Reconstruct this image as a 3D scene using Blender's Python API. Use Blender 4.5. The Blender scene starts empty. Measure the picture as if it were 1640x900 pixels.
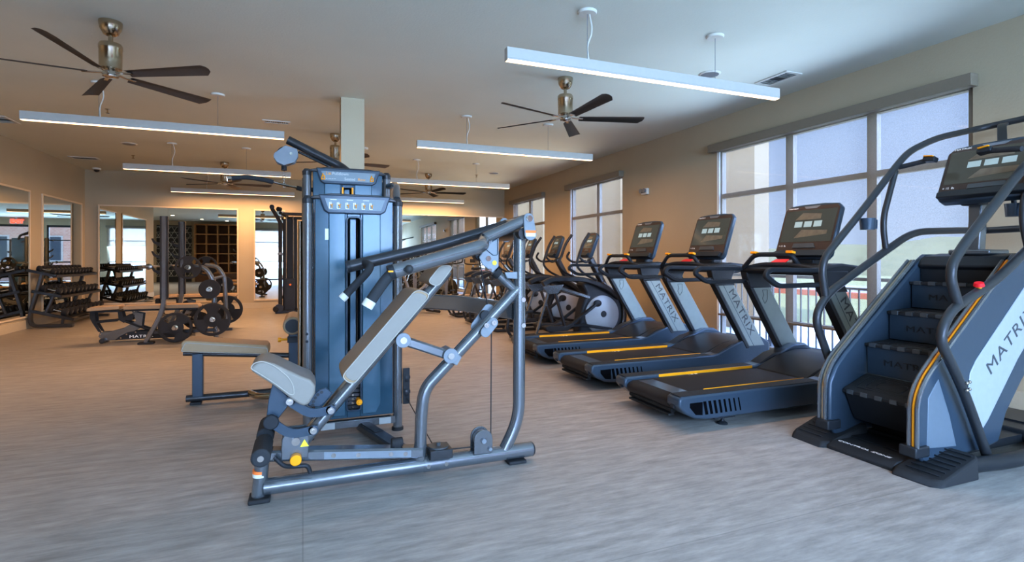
import bpy, bmesh, math, random
from mathutils import Vector, Matrix
random.seed(7)
PI = math.pi
C = bpy.context.scene.collection
V = Vector

# ------------------------------------------------------------------ camera geometry
FPX, CXP, HY, CAMZ = 855.0, 820.0, 414.0, 1.2
PSI = math.atan2(335, 855); SP, CP = math.sin(PSI), math.cos(PSI)
H = 3.13; XR = 5.31; XL = -4.4; YB = 14.15; YF = -3.5; XLL = -9.0; YLE = 8.4

def q(px, py, Y):
    """measured point of the photograph -> world point on the vertical plane at depth Y"""
    u = (px - CXP) / FPX; v = (HY - py) / FPX
    dx, dy = SP + u * CP, CP - u * SP
    t = Y / dy
    return V((dx * t, Y, CAMZ + v * t))

# ------------------------------------------------------------------ materials
MATS = {}
def mat(name, col, rough=0.5, metal=0.0, emit=None, estr=0, noise=0.0, nscale=30, bump=0.0, bscale=200, coat=0.0, spec=None, alpha=None):
    if name in MATS: return MATS[name]
    m = bpy.data.materials.new(name); m.use_nodes = True
    nt = m.node_tree; b = nt.nodes['Principled BSDF']
    b.inputs['Base Color'].default_value = (*col, 1)
    b.inputs['Roughness'].default_value = rough
    b.inputs['Metallic'].default_value = metal
    if coat: b.inputs['Coat Weight'].default_value = coat; b.inputs['Coat Roughness'].default_value = 0.1
    if spec is not None: b.inputs['Specular IOR Level'].default_value = spec
    if emit: b.inputs['Emission Color'].default_value = (*emit, 1); b.inputs['Emission Strength'].default_value = estr
    tc = nt.nodes.new('ShaderNodeTexCoord')
    n = nt.nodes.new('ShaderNodeTexNoise'); n.inputs['Scale'].default_value = nscale; n.inputs['Detail'].default_value = 4
    nt.links.new(tc.outputs['Object'], n.inputs['Vector'])
    mx = nt.nodes.new('ShaderNodeMix'); mx.data_type = 'RGBA'
    k = noise if noise else 0.06
    mx.inputs['A'].default_value = (*[max(0, c * (1 - k)) for c in col], 1)
    mx.inputs['B'].default_value = (*[min(1, c * (1 + k)) for c in col], 1)
    nt.links.new(n.outputs['Fac'], mx.inputs['Factor']); nt.links.new(mx.outputs['Result'], b.inputs['Base Color'])
    if bump:
        n2 = nt.nodes.new('ShaderNodeTexNoise'); n2.inputs['Scale'].default_value = bscale
        nt.links.new(tc.outputs['Object'], n2.inputs['Vector'])
        bp = nt.nodes.new('ShaderNodeBump'); bp.inputs['Strength'].default_value = bump; bp.inputs['Distance'].default_value = 0.01
        nt.links.new(n2.outputs['Fac'], bp.inputs['Height']); nt.links.new(bp.outputs['Normal'], b.inputs['Normal'])
    MATS[name] = m
    return m

M_STEEL = mat('frame_steel', (.22, .235, .255), .25, .75, coat=1.0)
M_STEELD = mat('dark_steel', (.07, .072, .078), .32, .6, coat=.3)
M_LGREY = mat('light_grey_plate', (.23, .25, .28), .38, .35)
M_CHROME = mat('chrome', (.62, .60, .57), .15, 1.0)
M_NICKEL = mat('brushed_nickel', (.55, .47, .36), .22, 1.0)
M_BLACK = mat('black_plastic', (.022, .024, .028), .38)
M_BLACK2 = mat('black_metal', (.03, .032, .036), .3, .3)
M_RUBBER = mat('black_rubber', (.028, .028, .03), .7, bump=.3, bscale=400)
M_SLATE = mat('slate_plastic', (.05, .072, .10), .3, .3, coat=.4)
M_SHROUD = mat('smoked_shroud', (.035, .08, .115), .16, .25, coat=.6)
M_SHROUD_C = mat('shroud_centre', (.06, .12, .165), .2, .25, coat=.5)
M_BRUSHED = mat('brushed_silver', (.27, .295, .28), .32, .6, noise=.12, nscale=12)
M_PAD = mat('taupe_vinyl', (.34, .235, .145), .42, bump=.12, bscale=500)
M_PADSIDE = mat('grey_vinyl_side', (.24, .215, .19), .4)
M_PIPING = mat('pale_piping', (.38, .34, .30), .4)
M_YELLOW = mat('yellow_plastic', (.80, .32, .012), .35)
M_RED = mat('red_plastic', (.75, .02, .03), .35)
M_WHITE = mat('white_paint', (.62, .61, .57), .45)
M_BLADE = mat('bronze_blade', (.17, .15, .14), .4, .3)
M_BRONZE = mat('console_bronze', (.085, .062, .052), .35, .3)
M_CORK = mat('floor_gap', (.02, .02, .02), .8)
M_DISC = mat('grey_disc', (.36, .37, .38), .35, .2)
M_INSET = mat('silver_inset', (.36, .38, .42), .4, .2)
M_TOE = mat('toe_cover_grey', (.16, .19, .23), .35, .3)
M_DECAL = mat('dark_lettering', (.06, .065, .07), .5)
M_WDECAL = mat('white_lettering', (.8, .8, .8), .5, emit=(.8, .8, .8), estr=.15)
M_PLACARD = mat('placard_grey', (.17, .21, .24), .3)
M_BELT = mat('belt_black', (.022, .020, .021), .55, noise=.2, nscale=60)
M_SCREEN = mat('screen_dark', (.02, .022, .02), .12, emit=(.11, .115, .10), estr=.3, noise=.1)
M_TILE = mat('screen_tile', (.16, .22, .24), .3, emit=(.40, .52, .55), estr=.4)
M_SCENE = mat('screen_scene', (.10, .09, .07), .3, emit=(.26, .22, .17), estr=.14, noise=.6, nscale=25)
M_EMWARM = mat('light_diffuser', (1, .9, .8), .5, emit=(1, .62, .32), estr=2.6)
M_BULB = mat('downlight_glow', (1, .95, .85), .5, emit=(1, .85, .6), estr=8)
M_HOUSING = mat('pendant_white', (.46, .45, .43), .4)
M_LABEL = mat('label_grey', (.3, .3, .3), .5)
M_VENT = mat('vent_dark', (.004, .004, .005), .9, spec=.05)
M_EXIT = mat('exit_red', (.9, .05, .03), .5, emit=(1, .06, .03), estr=3)
M_FOAM = mat('foam_grip', (.035, .036, .04), .75)
M_ORANGE = mat('warning_orange', (.8, .2, .05), .5)
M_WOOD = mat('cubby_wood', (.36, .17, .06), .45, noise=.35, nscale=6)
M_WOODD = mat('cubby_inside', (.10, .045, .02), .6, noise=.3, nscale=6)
M_COPPER = mat('dark_alu', (.13, .14, .15), .35, .6)

def tex_material(name, build):
    m = bpy.data.materials.new(name); m.use_nodes = True
    build(m.node_tree, m.node_tree.nodes['Principled BSDF']); return m

def wall_mat(name, c1, c2):
    def b(nt, p):
        tc = nt.nodes.new('ShaderNodeTexCoord'); n = nt.nodes.new('ShaderNodeTexNoise'); n.inputs['Scale'].default_value = .8; n.inputs['Detail'].default_value = 6
        nt.links.new(tc.outputs['Object'], n.inputs['Vector'])
        r = nt.nodes.new('ShaderNodeValToRGB'); r.color_ramp.elements[0].color = (*c1, 1); r.color_ramp.elements[1].color = (*c2, 1)
        r.color_ramp.elements[0].position = .3; r.color_ramp.elements[1].position = .7
        nt.links.new(n.outputs['Fac'], r.inputs['Fac']); nt.links.new(r.outputs['Color'], p.inputs['Base Color'])
        n2 = nt.nodes.new('ShaderNodeTexNoise'); n2.inputs['Scale'].default_value = 60; nt.links.new(tc.outputs['Object'], n2.inputs['Vector'])
        bp = nt.nodes.new('ShaderNodeBump'); bp.inputs['Strength'].default_value = .12; bp.inputs['Distance'].default_value = .01
        nt.links.new(n2.outputs['Fac'], bp.inputs['Height']); nt.links.new(bp.outputs['Normal'], p.inputs['Normal'])
        p.inputs['Roughness'].default_value = .75
    return tex_material(name, b)
M_WALL = wall_mat('wall_paint', (.40, .33, .235), (.44, .365, .26))
M_CEIL = wall_mat('ceiling_paint', (.60, .62, .56), (.65, .665, .60))
M_COL = wall_mat('column_paint', (.50, .42, .30), (.54, .46, .34))
M_BASE = mat('baseboard_paint', (.46, .39, .29), .5)
M_TRIM = mat('mirror_trim', (.62, .50, .36), .45)

def floor_build(nt, p):
    N = nt.nodes; Lk = nt.links
    tc = N.new('ShaderNodeTexCoord')
    mp = N.new('ShaderNodeMapping'); mp.inputs['Scale'].default_value = (2.4, 13, 1); mp.inputs['Rotation'].default_value = (0, 0, 0)
    Lk.new(tc.outputs['Object'], mp.inputs['Vector'])
    n = N.new('ShaderNodeTexNoise'); n.inputs['Scale'].default_value = 1.6; n.inputs['Detail'].default_value = 9; n.inputs['Roughness'].default_value = .72
    Lk.new(mp.outputs['Vector'], n.inputs['Vector'])
    r = N.new('ShaderNodeValToRGB'); e = r.color_ramp.elements
    e[0].position = .3; e[0].color = (.195, .178, .163, 1); e[1].position = .72; e[1].color = (.38, .35, .325, 1)
    Lk.new(n.outputs['Fac'], r.inputs['Fac'])
    mp2 = N.new('ShaderNodeMapping'); mp2.inputs['Scale'].default_value = (9, 55, 1); Lk.new(tc.outputs['Object'], mp2.inputs['Vector'])
    n2 = N.new('ShaderNodeTexNoise'); n2.inputs['Scale'].default_value = 1.3; n2.inputs['Detail'].default_value = 6; n2.inputs['Roughness'].default_value = .8
    Lk.new(mp2.outputs['Vector'], n2.inputs['Vector'])
    r2 = N.new('ShaderNodeValToRGB'); r2.color_ramp.elements[0].position = .60; r2.color_ramp.elements[0].color = (0, 0, 0, 1); r2.color_ramp.elements[1].position = .72
    Lk.new(n2.outputs['Fac'], r2.inputs['Fac'])
    mx = N.new('ShaderNodeMix'); mx.data_type = 'RGBA'; mx.inputs['B'].default_value = (.48, .46, .45, 1)
    ml = N.new('ShaderNodeMath'); ml.operation = 'MULTIPLY'; ml.inputs[1].default_value = .35
    Lk.new(r2.outputs['Color'], ml.inputs[0]); Lk.new(ml.outputs[0], mx.inputs['Factor']); Lk.new(r.outputs['Color'], mx.inputs['A'])
    r3 = N.new('ShaderNodeValToRGB'); r3.color_ramp.elements[0].position = .28; r3.color_ramp.elements[0].color = (1, 1, 1, 1); r3.color_ramp.elements[1].position = .40; r3.color_ramp.elements[1].color = (0, 0, 0, 1)
    Lk.new(n2.outputs['Fac'], r3.inputs['Fac'])
    ml3 = N.new('ShaderNodeMath'); ml3.operation = 'MULTIPLY'; ml3.inputs[1].default_value = .45; Lk.new(r3.outputs['Color'], ml3.inputs[0])
    mx3 = N.new('ShaderNodeMix'); mx3.data_type = 'RGBA'; mx3.inputs['B'].default_value = (.12, .115, .11, 1)
    Lk.new(ml3.outputs[0], mx3.inputs['Factor']); Lk.new(mx.outputs['Result'], mx3.inputs['A'])
    # vinyl sheet seams
    br = N.new('ShaderNodeTexBrick'); br.inputs['Scale'].default_value = 1; br.inputs['Brick Width'].default_value = 40; br.inputs['Row Height'].default_value = 1.83
    br.inputs['Mortar Size'].default_value = .0035; br.inputs['Color1'].default_value = (1, 1, 1, 1); br.inputs['Color2'].default_value = (.96, .96, .96, 1); br.inputs['Mortar'].default_value = (.78, .78, .78, 1)
    Lk.new(tc.outputs['Object'], br.inputs['Vector'])
    mu = N.new('ShaderNodeMix'); mu.data_type = 'RGBA'; mu.blend_type = 'MULTIPLY'; mu.inputs['Factor'].default_value = 1
    Lk.new(mx3.outputs['Result'], mu.inputs['A']); Lk.new(br.outputs['Color'], mu.inputs['B']); Lk.new(mu.outputs['Result'], p.inputs['Base Color'])
    p.inputs['Roughness'].default_value = .40; p.inputs['Specular IOR Level'].default_value = .35
    bp = N.new('ShaderNodeBump'); bp.inputs['Strength'].default_value = .15; bp.inputs['Distance'].default_value = .01
    Lk.new(n2.outputs['Fac'], bp.inputs['Height']); Lk.new(bp.outputs['Normal'], p.inputs['Normal'])
M_FLOOR = tex_material('vinyl_floor', floor_build)

def mirror_build(nt, p):
    p.inputs['Base Color'].default_value = (.86, .88, .84, 1); p.inputs['Metallic'].default_value = 1; p.inputs['Roughness'].default_value = .012
M_MIRROR = tex_material('mirror_silver', mirror_build)

def shade_mat(name, see, col):
    m = bpy.data.materials.new(name); m.use_nodes = True; nt = m.node_tree; nt.nodes.clear()
    out = nt.nodes.new('ShaderNodeOutputMaterial'); d = nt.nodes.new('ShaderNodeBsdfDiffuse'); t = nt.nodes.new('ShaderNodeBsdfTransparent'); tl = nt.nodes.new('ShaderNodeBsdfTranslucent')
    d.inputs['Color'].default_value = (*col, 1); tl.inputs['Color'].default_value = (*col, 1); t.inputs['Color'].default_value = (1, .98, .95, 1)
    a = nt.nodes.new('ShaderNodeMixShader'); a.inputs[0].default_value = .5
    nt.links.new(d.outputs[0], a.inputs[1]); nt.links.new(tl.outputs[0], a.inputs[2])
    b = nt.nodes.new('ShaderNodeMixShader')
    tc = nt.nodes.new('ShaderNodeTexCoord'); n = nt.nodes.new('ShaderNodeTexNoise'); n.inputs['Scale'].default_value = 150; n.inputs['Detail'].default_value = 2
    nt.links.new(tc.outputs['Object'], n.inputs['Vector'])
    mr = nt.nodes.new('ShaderNodeMapRange'); mr.inputs['From Min'].default_value = .35; mr.inputs['From Max'].default_value = .65
    mr.inputs['To Min'].default_value = see - .05; mr.inputs['To Max'].default_value = see + .05
    nt.links.new(n.outputs['Fac'], mr.inputs['Value']); nt.links.new(mr.outputs['Result'], b.inputs[0])
    nt.links.new(a.outputs[0], b.inputs[1]); nt.links.new(t.outputs[0], b.inputs[2]); nt.links.new(b.outputs[0], out.inputs['Surface'])
    return m
M_SHADE = shade_mat('solar_shade_mesh', .58, (.34, .29, .215))
M_SHADE2 = shade_mat('dense_solar_shade', .10, (.30, .25, .18))
M_VALANCE = mat('shade_cassette', (.22, .18, .135), .5)
M_SASH = mat('window_sash', (.30, .27, .23), .4, .2)
M_SASHW = mat('window_edge_white', (.8, .85, .88), .4)

def glass_build(nt, p):
    nt.nodes.clear()
    out = nt.nodes.new('ShaderNodeOutputMaterial'); t = nt.nodes.new('ShaderNodeBsdfTransparent'); g = nt.nodes.new('ShaderNodeBsdfGlossy'); g.inputs['Roughness'].default_value = .02
    mx = nt.nodes.new('ShaderNodeMixShader'); mx.inputs[0].default_value = .05; t.inputs['Color'].default_value = (.95, .98, 1, 1)
    nt.links.new(t.outputs[0], mx.inputs[1]); nt.links.new(g.outputs[0], mx.inputs[2]); nt.links.new(mx.outputs[0], out.inputs['Surface'])
M_GLASS = bpy.data.materials.new('window_glass'); M_GLASS.use_nodes = True; glass_build(M_GLASS.node_tree, None)

# ------------------------------------------------------------------ mesh builder
def rounded_path(pts, br, seg=6):
    pts = [V(p) for p in pts]
    if len(pts) < 3 or br <= 0: return pts
    out = [pts[0]]
    for i in range(1, len(pts) - 1):
        a, b, c = pts[i - 1], pts[i], pts[i + 1]
        d1 = a - b; d2 = c - b
        r = min(br, d1.length * .48, d2.length * .48)
        s = b + d1.normalized() * r; e = b + d2.normalized() * r
        for k in range(seg + 1):
            t = k / seg
            out.append(s * (1 - t) ** 2 + b * 2 * t * (1 - t) + e * t * t)
    out.append(pts[-1])
    return out

class MB:
    def __init__(s): s.bm = bmesh.new(); s.smooth = True
    def box(s, c, size, rot=None):
        m = Matrix.Translation(V(c))
        if rot: m = m @ Matrix.Rotation(rot[2], 4, 'Z') @ Matrix.Rotation(rot[1], 4, 'Y') @ Matrix.Rotation(rot[0], 4, 'X')
        m = m @ Matrix.Diagonal((*size, 1)); bmesh.ops.create_cube(s.bm, size=1, matrix=m); return s
    def bx(s, x0, x1, y0, y1, z0, z1): return s.box(((x0 + x1) / 2, (y0 + y1) / 2, (z0 + z1) / 2), (abs(x1 - x0), abs(y1 - y0), abs(z1 - z0)))
    def prism(s, poly, a, b, axis='Y'):
        """poly of 2D points; axis Y -> (x,z), X -> (y,z), Z -> (x,y); extruded from a to b along axis"""
        def p3(p, t):
            return (p[0], t, p[1]) if axis == 'Y' else (t, p[0], p[1]) if axis == 'X' else (p[0], p[1], t)
        v1 = [s.bm.verts.new(p3(p, a)) for p in poly]; v2 = [s.bm.verts.new(p3(p, b)) for p in poly]
        s.bm.faces.new(v1); s.bm.faces.new(list(reversed(v2)))
        n = len(poly)
        for i in range(n): s.bm.faces.new((v1[i], v2[i], v2[(i + 1) % n], v1[(i + 1) % n]))
        return s
    def prism3(s, pts, off):
        off = V(off); v1 = [s.bm.verts.new(V(p)) for p in pts]; v2 = [s.bm.verts.new(V(p) + off) for p in pts]
        s.bm.faces.new(v1); s.bm.faces.new(list(reversed(v2))); n = len(pts)
        for i in range(n): s.bm.faces.new((v1[i], v2[i], v2[(i + 1) % n], v1[(i + 1) % n]))
        return s
    def cyl(s, a, b, r, r2=None, n=16):
        a, b = V(a), V(b); d = b - a
        m = Matrix.Translation((a + b) / 2) @ d.to_track_quat('Z', 'Y').to_matrix().to_4x4()
        bmesh.ops.create_cone(s.bm, cap_ends=True, segments=n, radius1=r, radius2=r if r2 is None else r2, depth=d.length, matrix=m); return s
    def sph(s, c, r, sc=(1, 1, 1), n=12):
        bmesh.ops.create_uvsphere(s.bm, u_segments=n, v_segments=max(6, n // 2), radius=r, matrix=Matrix.Translation(V(c)) @ Matrix.Diagonal((*sc, 1))); return s
    def lathe(s, prof, c, axis='Z', n=24):
        c = V(c); rings = []
        for r, h in prof:
            ring = []
            for k in range(n):
                a = 2 * PI * k / n; x, y = r * math.cos(a), r * math.sin(a)
                p = (x, y, h) if axis == 'Z' else (x, h, y) if axis == 'Y' else (h, x, y)
                ring.append(s.bm.verts.new(c + V(p)))
            rings.append(ring)
        for i in range(len(rings) - 1):
            for k in range(n): s.bm.faces.new((rings[i][k], rings[i][(k + 1) % n], rings[i + 1][(k + 1) % n], rings[i + 1][k]))
        s.bm.faces.new(rings[0]); s.bm.faces.new(list(reversed(rings[-1]))); return s
    def tube(s, pts, r, br=.08, n=12, closed=False, rect=None, up=None, seg=6):
        """round tube of radius r, or rectangular section rect=(w across, h along up)"""
        if closed:
            P0 = [V(p) for p in pts]; mid = (P0[0] + P0[-1]) / 2
            P = rounded_path([mid] + P0 + [mid], br, seg)[:-1]
        else: P = rounded_path(pts, br, seg)
        m = len(P); rings = []
        ref = V(up) if up else None; prev = None
        for i, p in enumerate(P):
            if closed: t = (P[(i + 1) % m] - P[i - 1]).normalized()
            else: t = (P[min(i + 1, m - 1)] - P[max(i - 1, 0)]).normalized()
            if ref is not None: x = t.cross(ref)
            elif prev is None: x = t.cross(V((0, 0, 1)) if abs(t.z) < .9 else V((0, 1, 0)))
            else: x = prev - t * prev.dot(t)
            if x.length < 1e-6: x = t.cross(V((1, 0, 0)))
            x.normalize(); y = x.cross(t).normalized(); prev = x
            ring = []
            if rect:
                w, h = rect[0] / 2, rect[1] / 2; ch = min(w, h) * .35
                prof = [(w, h - ch), (w - ch, h), (-w + ch, h), (-w, h - ch), (-w, -h + ch), (-w + ch, -h), (w - ch, -h), (w, -h + ch)]
            else: prof = [(r * math.cos(2 * PI * k / n), r * math.sin(2 * PI * k / n)) for k in range(n)]
            for a, b in prof: ring.append(s.bm.verts.new(p + x * a + y * b))
            rings.append(ring)
        k = len(rings[0])
        for i in range(m if closed else m - 1):
            A, B = rings[i], rings[(i + 1) % m]
            for j in range(k): s.bm.faces.new((A[j], A[(j + 1) % k], B[(j + 1) % k], B[j]))
        if not closed: s.bm.faces.new(rings[0]); s.bm.faces.new(list(reversed(rings[-1])))
        return s
    def build(s, name, m, parent=None, bevel=0, seg=2, subsurf=0):
        me = bpy.data.meshes.new(name)
        bmesh.ops.recalc_face_normals(s.bm, faces=s.bm.faces)
        s.bm.to_mesh(me); s.bm.free()
        o = bpy.data.objects.new(name, me); C.objects.link(o); me.materials.append(m)
        if parent is not None:
            r = parent; off = V((0, 0, 0))
            while r is not None: off += r.location; r = r.parent
            me.transform(Matrix.Translation(-off)); o.parent = parent
        for p in me.polygons: p.use_smooth = True
        me.set_sharp_from_angle(angle=math.radians(38))
        if bevel:
            bv = o.modifiers.new('bevel', 'BEVEL'); bv.width = bevel; bv.segments = seg; bv.limit_method = 'ANGLE'; bv.angle_limit = math.radians(40); bv.harden_normals = False
        if subsurf:
            sb = o.modifiers.new('sub', 'SUBSURF'); sb.levels = subsurf; sb.render_levels = subsurf
        return o

def tag(o, label=None, cat=None, group=None, kind=None):
    if label: o['label'] = label
    if cat: o['category'] = cat
    if group: o['group'] = group
    if kind: o['kind'] = kind
    return o
def thing(name, label, cat, loc=(0, 0, 0), group=None):
    o = bpy.data.objects.new(name, None); C.objects.link(o); o.location = loc; o.empty_display_size = .1
    return tag(o, label, cat, group)
def copy_tree(o, parent=None):
    c = o.copy(); C.objects.link(c); c.parent = parent
    for ch in list(o.children): copy_tree(ch, c)
    return c
def struct(name, mb, m, bevel=0):
    o = mb.build(name, m, None, bevel); o['kind'] = 'structure'; return o

def text(name, body, size, O, right, up, m, parent, extrude=.0008, sx=1.0, space=1.0, align='LEFT', bold=0.0):
    cu = bpy.data.curves.new(name, 'FONT'); cu.body = body; cu.size = size; cu.extrude = extrude; cu.space_character = space; cu.align_x = align; cu.offset = bold; cu.resolution_u = 3
    tmp = bpy.data.objects.new('tmp_text', cu); C.objects.link(tmp)
    dg = bpy.context.evaluated_depsgraph_get(); me = bpy.data.meshes.new_from_object(tmp.evaluated_get(dg))
    bpy.data.objects.remove(tmp); bpy.data.curves.remove(cu)
    R = V(right).normalized(); U = V(up); U = (U - R * U.dot(R)).normalized(); N = R.cross(U)
    M = Matrix(((R.x * sx, U.x, N.x, O[0]), (R.y * sx, U.y, N.y, O[1]), (R.z * sx, U.z, N.z, O[2]), (0, 0, 0, 1)))
    me.transform(M); me.materials.clear(); me.materials.append(m); me.name = name
    o = bpy.data.objects.new(name, me); C.objects.link(o)
    r = parent; off = V((0, 0, 0))
    while r is not None: off += r.location; r = r.parent
    me.transform(Matrix.Translation(-off)); o.parent = parent
    return o

# ------------------------------------------------------------------ room shell
fl = MB(); fl.bx(XLL, XR + .2, YF - .2, YB + .2, -.12, 0); struct('floor', fl, M_FLOOR)
ce = MB(); ce.bx(XLL, XR + .2, YF - .2, YB + .2, H, H + .15); struct('ceiling', ce, M_CEIL)
WINS = [('window_1', 2.80, 5.80), ('window_2', 8.15, 10.15), ('window_3', 11.45, 13.45)]
ZB, ZT = .05, 2.70
w = MB(); T = .14
ys = [YF - .2]
for _, a, b in WINS: ys += [a, b]
ys.append(YB + .2)
for i in range(0, len(ys), 2): w.bx(XR, XR + T, ys[i], ys[i + 1], 0, H)
for _, a, b in WINS: w.bx(XR, XR + T, a, b, ZT, H); w.bx(XR, XR + T, a, b, 0, ZB)
struct('wall_right', w, M_WALL)
w = MB(); w.bx(XL - .15, XR + .2, YB, YB + .15, 0, H); struct('wall_back', w, M_WALL)
w = MB(); w.bx(XL - .15, XL, YLE, YB, 0, H); w.bx(XLL, XL - .15, YLE, YLE + .15, 0, H); struct('wall_left', w, M_WALL)
w = MB(); w.bx(XLL - .15, XLL, YF, YLE + .15, 0, H); struct('wall_far_left', w, M_WALL)
FW = [(-2.6, .2), (.5, 2.6), (2.9, 5.1)]
w = MB(); xs = [XLL] + [v for p in FW for v in p] + [XR + .2]
for i in range(0, len(xs), 2): w.bx(xs[i], xs[i + 1], YF - .15, YF, 0, H)
for a, b in FW: w.bx(a, b, YF - .15, YF, 2.8, H)
struct('wall_front', w, M_WALL)
# column
w = MB(); w.bx(.425, .695, 6.68, 6.95, 0, H); struct('wall_column', w, M_COL)
# baseboards
w = MB(); w.bx(XL + .016, XR - .018, YB - .016, YB, 0, .145); struct('baseboard_back', w, M_BASE, .003)
w = MB(); w.bx(XL, XL + .016, YLE, YB, 0, .145); struct('baseboard_left', w, M_BASE, .003)
w = MB()
for i in range(0, len(ys), 2): w.bx(XR - .016, XR, max(ys[i], YF), min(ys[i + 1], YB - .016), 0, .145)
struct('baseboard_right', w, M_BASE, .003)

# windows
def window(name, a, b, mull, white_edge=True):
    r = MB(); x0, x1 = XR + .03, XR + .10
    r.bx(x0, x1, a, a + .05, ZB, ZT); r.bx(x0, x1, b - .05, b, ZB, ZT); r.bx(x0, x1, a + .05, b - .05, ZT - .05, ZT); r.bx(x0, x1, a + .05, b - .05, ZB, ZB + .06)
    o = r.build(name, M_SASH, None, .003); o['kind'] = 'structure'
    f = MB()
    for m_ in mull: f.bx(x0 + .005, x1 - .005, m_ - .05, m_ + .05, ZB + .06, ZT - .05)
    f.build('mullion', M_SASH, o)
    f = MB(); f.bx(x0 + .003, x1 - .003, a + .05, b - .05, 2.02, 2.08); f.bx(x0 + .003, x1 - .003, a + .05, b - .05, .42, .46); f.build('transom', M_SASH, o)
    f = MB(); f.bx(XR + .062, XR + .066, a + .05, b - .05, ZB + .06, ZT - .05); f.build('glass_pane', M_GLASS, o)
    f = MB(); f.bx(XR - .004, XR + .02, b - .03, b + .012, ZB, ZT); f.bx(XR - .003, XR + .03, a - .02, b + .01, 0.03, ZB + .01); f.build('side_casing', M_SASHW, o)
window('window_1', *WINS[0][1:], [4.67, 3.69]); window('window_2', *WINS[1][1:], [9.05]); window('window_3', *WINS[2][1:], [12.4])
sh_labels = ['wide mesh roller shade over the window behind the treadmills and stair climber', 'pulled-down beige roller shade over the middle window behind the elliptical trainers', 'beige roller shade over the window next to the mirrored end wall']
for (nm, a, b), lb in zip(WINS, sh_labels):
    t = thing('roller_shade', lb, 'window shade', (XR, (a + b) / 2, 2.7), 'mesh roller shades on the window wall')
    c = MB(); c.bx(XR - .10, XR - .002, a - .04, b + .09, 2.655, 2.76); c.build('cassette', M_VALANCE, t, .004)
    c = MB(); c.bm.faces.new([c.bm.verts.new(p) for p in ((XR - .031, a + .02, .45), (XR - .031, b - .045, .45), (XR - .031, b - .045, 2.66), (XR - .031, a + .02, 2.66))]); c.build('shade_fabric', M_SHADE, t)
    c = MB(); c.bx(XR - .042, XR - .022, a + .02, b - .045, .43, .455); c.build('hem_bar', M_VALANCE, t, .003)

# mirrors
def mirror_wall(label, axis, a, b, z0, z1, splits=()):
    tw = .03
    if axis == 'Y':   # on back wall, spans x a..b
        t = thing('wall_mirror', label, 'mirror', ((a + b) / 2, YB, z0), 'large framed gym mirrors')
        g = MB(); cuts = [a + tw] + list(splits) + [b - tw]
        for i in range(len(cuts) - 1): g.bx(cuts[i] + .001, cuts[i + 1] - .001, YB - .014, YB - .004, z0 + tw, z1 - tw)
        g.build('mirror_glass', M_MIRROR, t)
        f = MB(); f.bx(a, b, YB - .026, YB - .001, z1 - tw, z1); f.bx(a, b, YB - .026, YB - .001, z0, z0 + tw); f.bx(a, a + tw, YB - .026, YB - .001, z0 + tw, z1 - tw); f.bx(b - tw, b, YB - .026, YB - .001, z0 + tw, z1 - tw)
        f.build('mirror_frame', M_TRIM, t, .003)
    else:
        t = thing('wall_mirror', label, 'mirror', (XL, (a + b) / 2, z0), 'large framed gym mirrors')
        g = MB(); g.bx(XL + .004, XL + .014, a + tw, b - tw, z0 + tw, z1 - tw); g.build('mirror_glass', M_MIRROR, t)
        f = MB(); f.bx(XL + .001, XL + .026, a, b, z1 - tw, z1); f.bx(XL + .001, XL + .026, a, b, z0, z0 + tw); f.bx(XL + .001, XL + .026, a, a + tw, z0 + tw, z1 - tw); f.bx(XL + .001, XL + .026, b - tw, b, z0 + tw, z1 - tw)
        f.build('mirror_frame', M_TRIM, t, .003)
mirror_wall('wide framed mirror behind the bench rack on the end wall', 'Y', -4.16, -1.42, .19, 2.38, [-2.85])
mirror_wall('narrow upright mirror beside the cable crossover column on the end wall', 'Y', -1.09, -.40, .19, 2.38)
mirror_wall('wide mirror behind the exercise bikes on the end wall', 'Y', 1.15, XR - .04, .19, 2.38, [2.55, 3.9])
mirror_wall('framed mirror on the side wall before the dumbbell rack begins', 'X', 9.3, 11.62, .19, 2.375)
mirror_wall('framed side wall mirror directly behind the dumbbell rack', 'X', 12.08, 13.95, .19, 2.375)

# ------------------------------------------------------------------ front end of the room (seen in the mirrors)
def fwin(i, a, b):
    y0, y1 = YF - .12, YF - .05
    r = MB(); r.bx(a, a + .08, y0, y1, .02, 2.8); r.bx(b - .08, b, y0, y1, .02, 2.8); r.bx(a + .08, b - .08, y0, y1, 2.7, 2.8); r.bx(a + .08, b - .08, y0, y1, .02, .1); r.bx(a + .08, b - .08, y0, y1, 1.0, 1.06); r.bx(a + .08, b - .08, y0, y1, 2.05, 2.1)
    o = r.build('window_%d' % i, M_BLACK2, None); o['kind'] = 'structure'
    g = MB(); g.bx(a + .08, b - .08, YF - .09, YF - .085, .1, 2.7); g.build('glass_pane', M_GLASS, o)
for i, (a, b) in enumerate(FW): fwin(4 + i, a, b)
t = thing('roller_shade', 'half lowered beige roller shade on the street window seen in the narrow mirror', 'window shade', (-1.2, YF, 2.75))
c = MB(); c.bx(-2.65, .25, YF + .012, YF + .10, 2.72, 2.83); c.build('cassette', M_VALANCE, t, .004)
c = MB(); c.bm.faces.new([c.bm.verts.new(p) for p in ((-2.6, YF + .03, 1.0), (.2, YF + .03, 1.0), (.2, YF + .03, 2.73), (-2.6, YF + .03, 2.73))]); c.build('shade_fabric', M_SHADE2, t)
t = thing('cubby_shelf', 'tall oak cubby shelf with square pigeonholes reflected in the wide mirror', 'shelf', (-4.15, YF + .2, 0))
c = MB(); X0, X1, Z0, Z1 = -5.15, -3.1, .45, 2.95
nx, nz = 4, 5
for i in range(nx + 1): x = X0 + (X1 - X0) * i / nx; c.bx(x - .03, x + .03, YF + .02, YF + .40, Z0, Z1)
for k in range(nz + 1): z = Z0 + (Z1 - Z0) * k / nz; c.bx(X0, X1, YF + .021, YF + .401, z - .03, z + .03)
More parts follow.
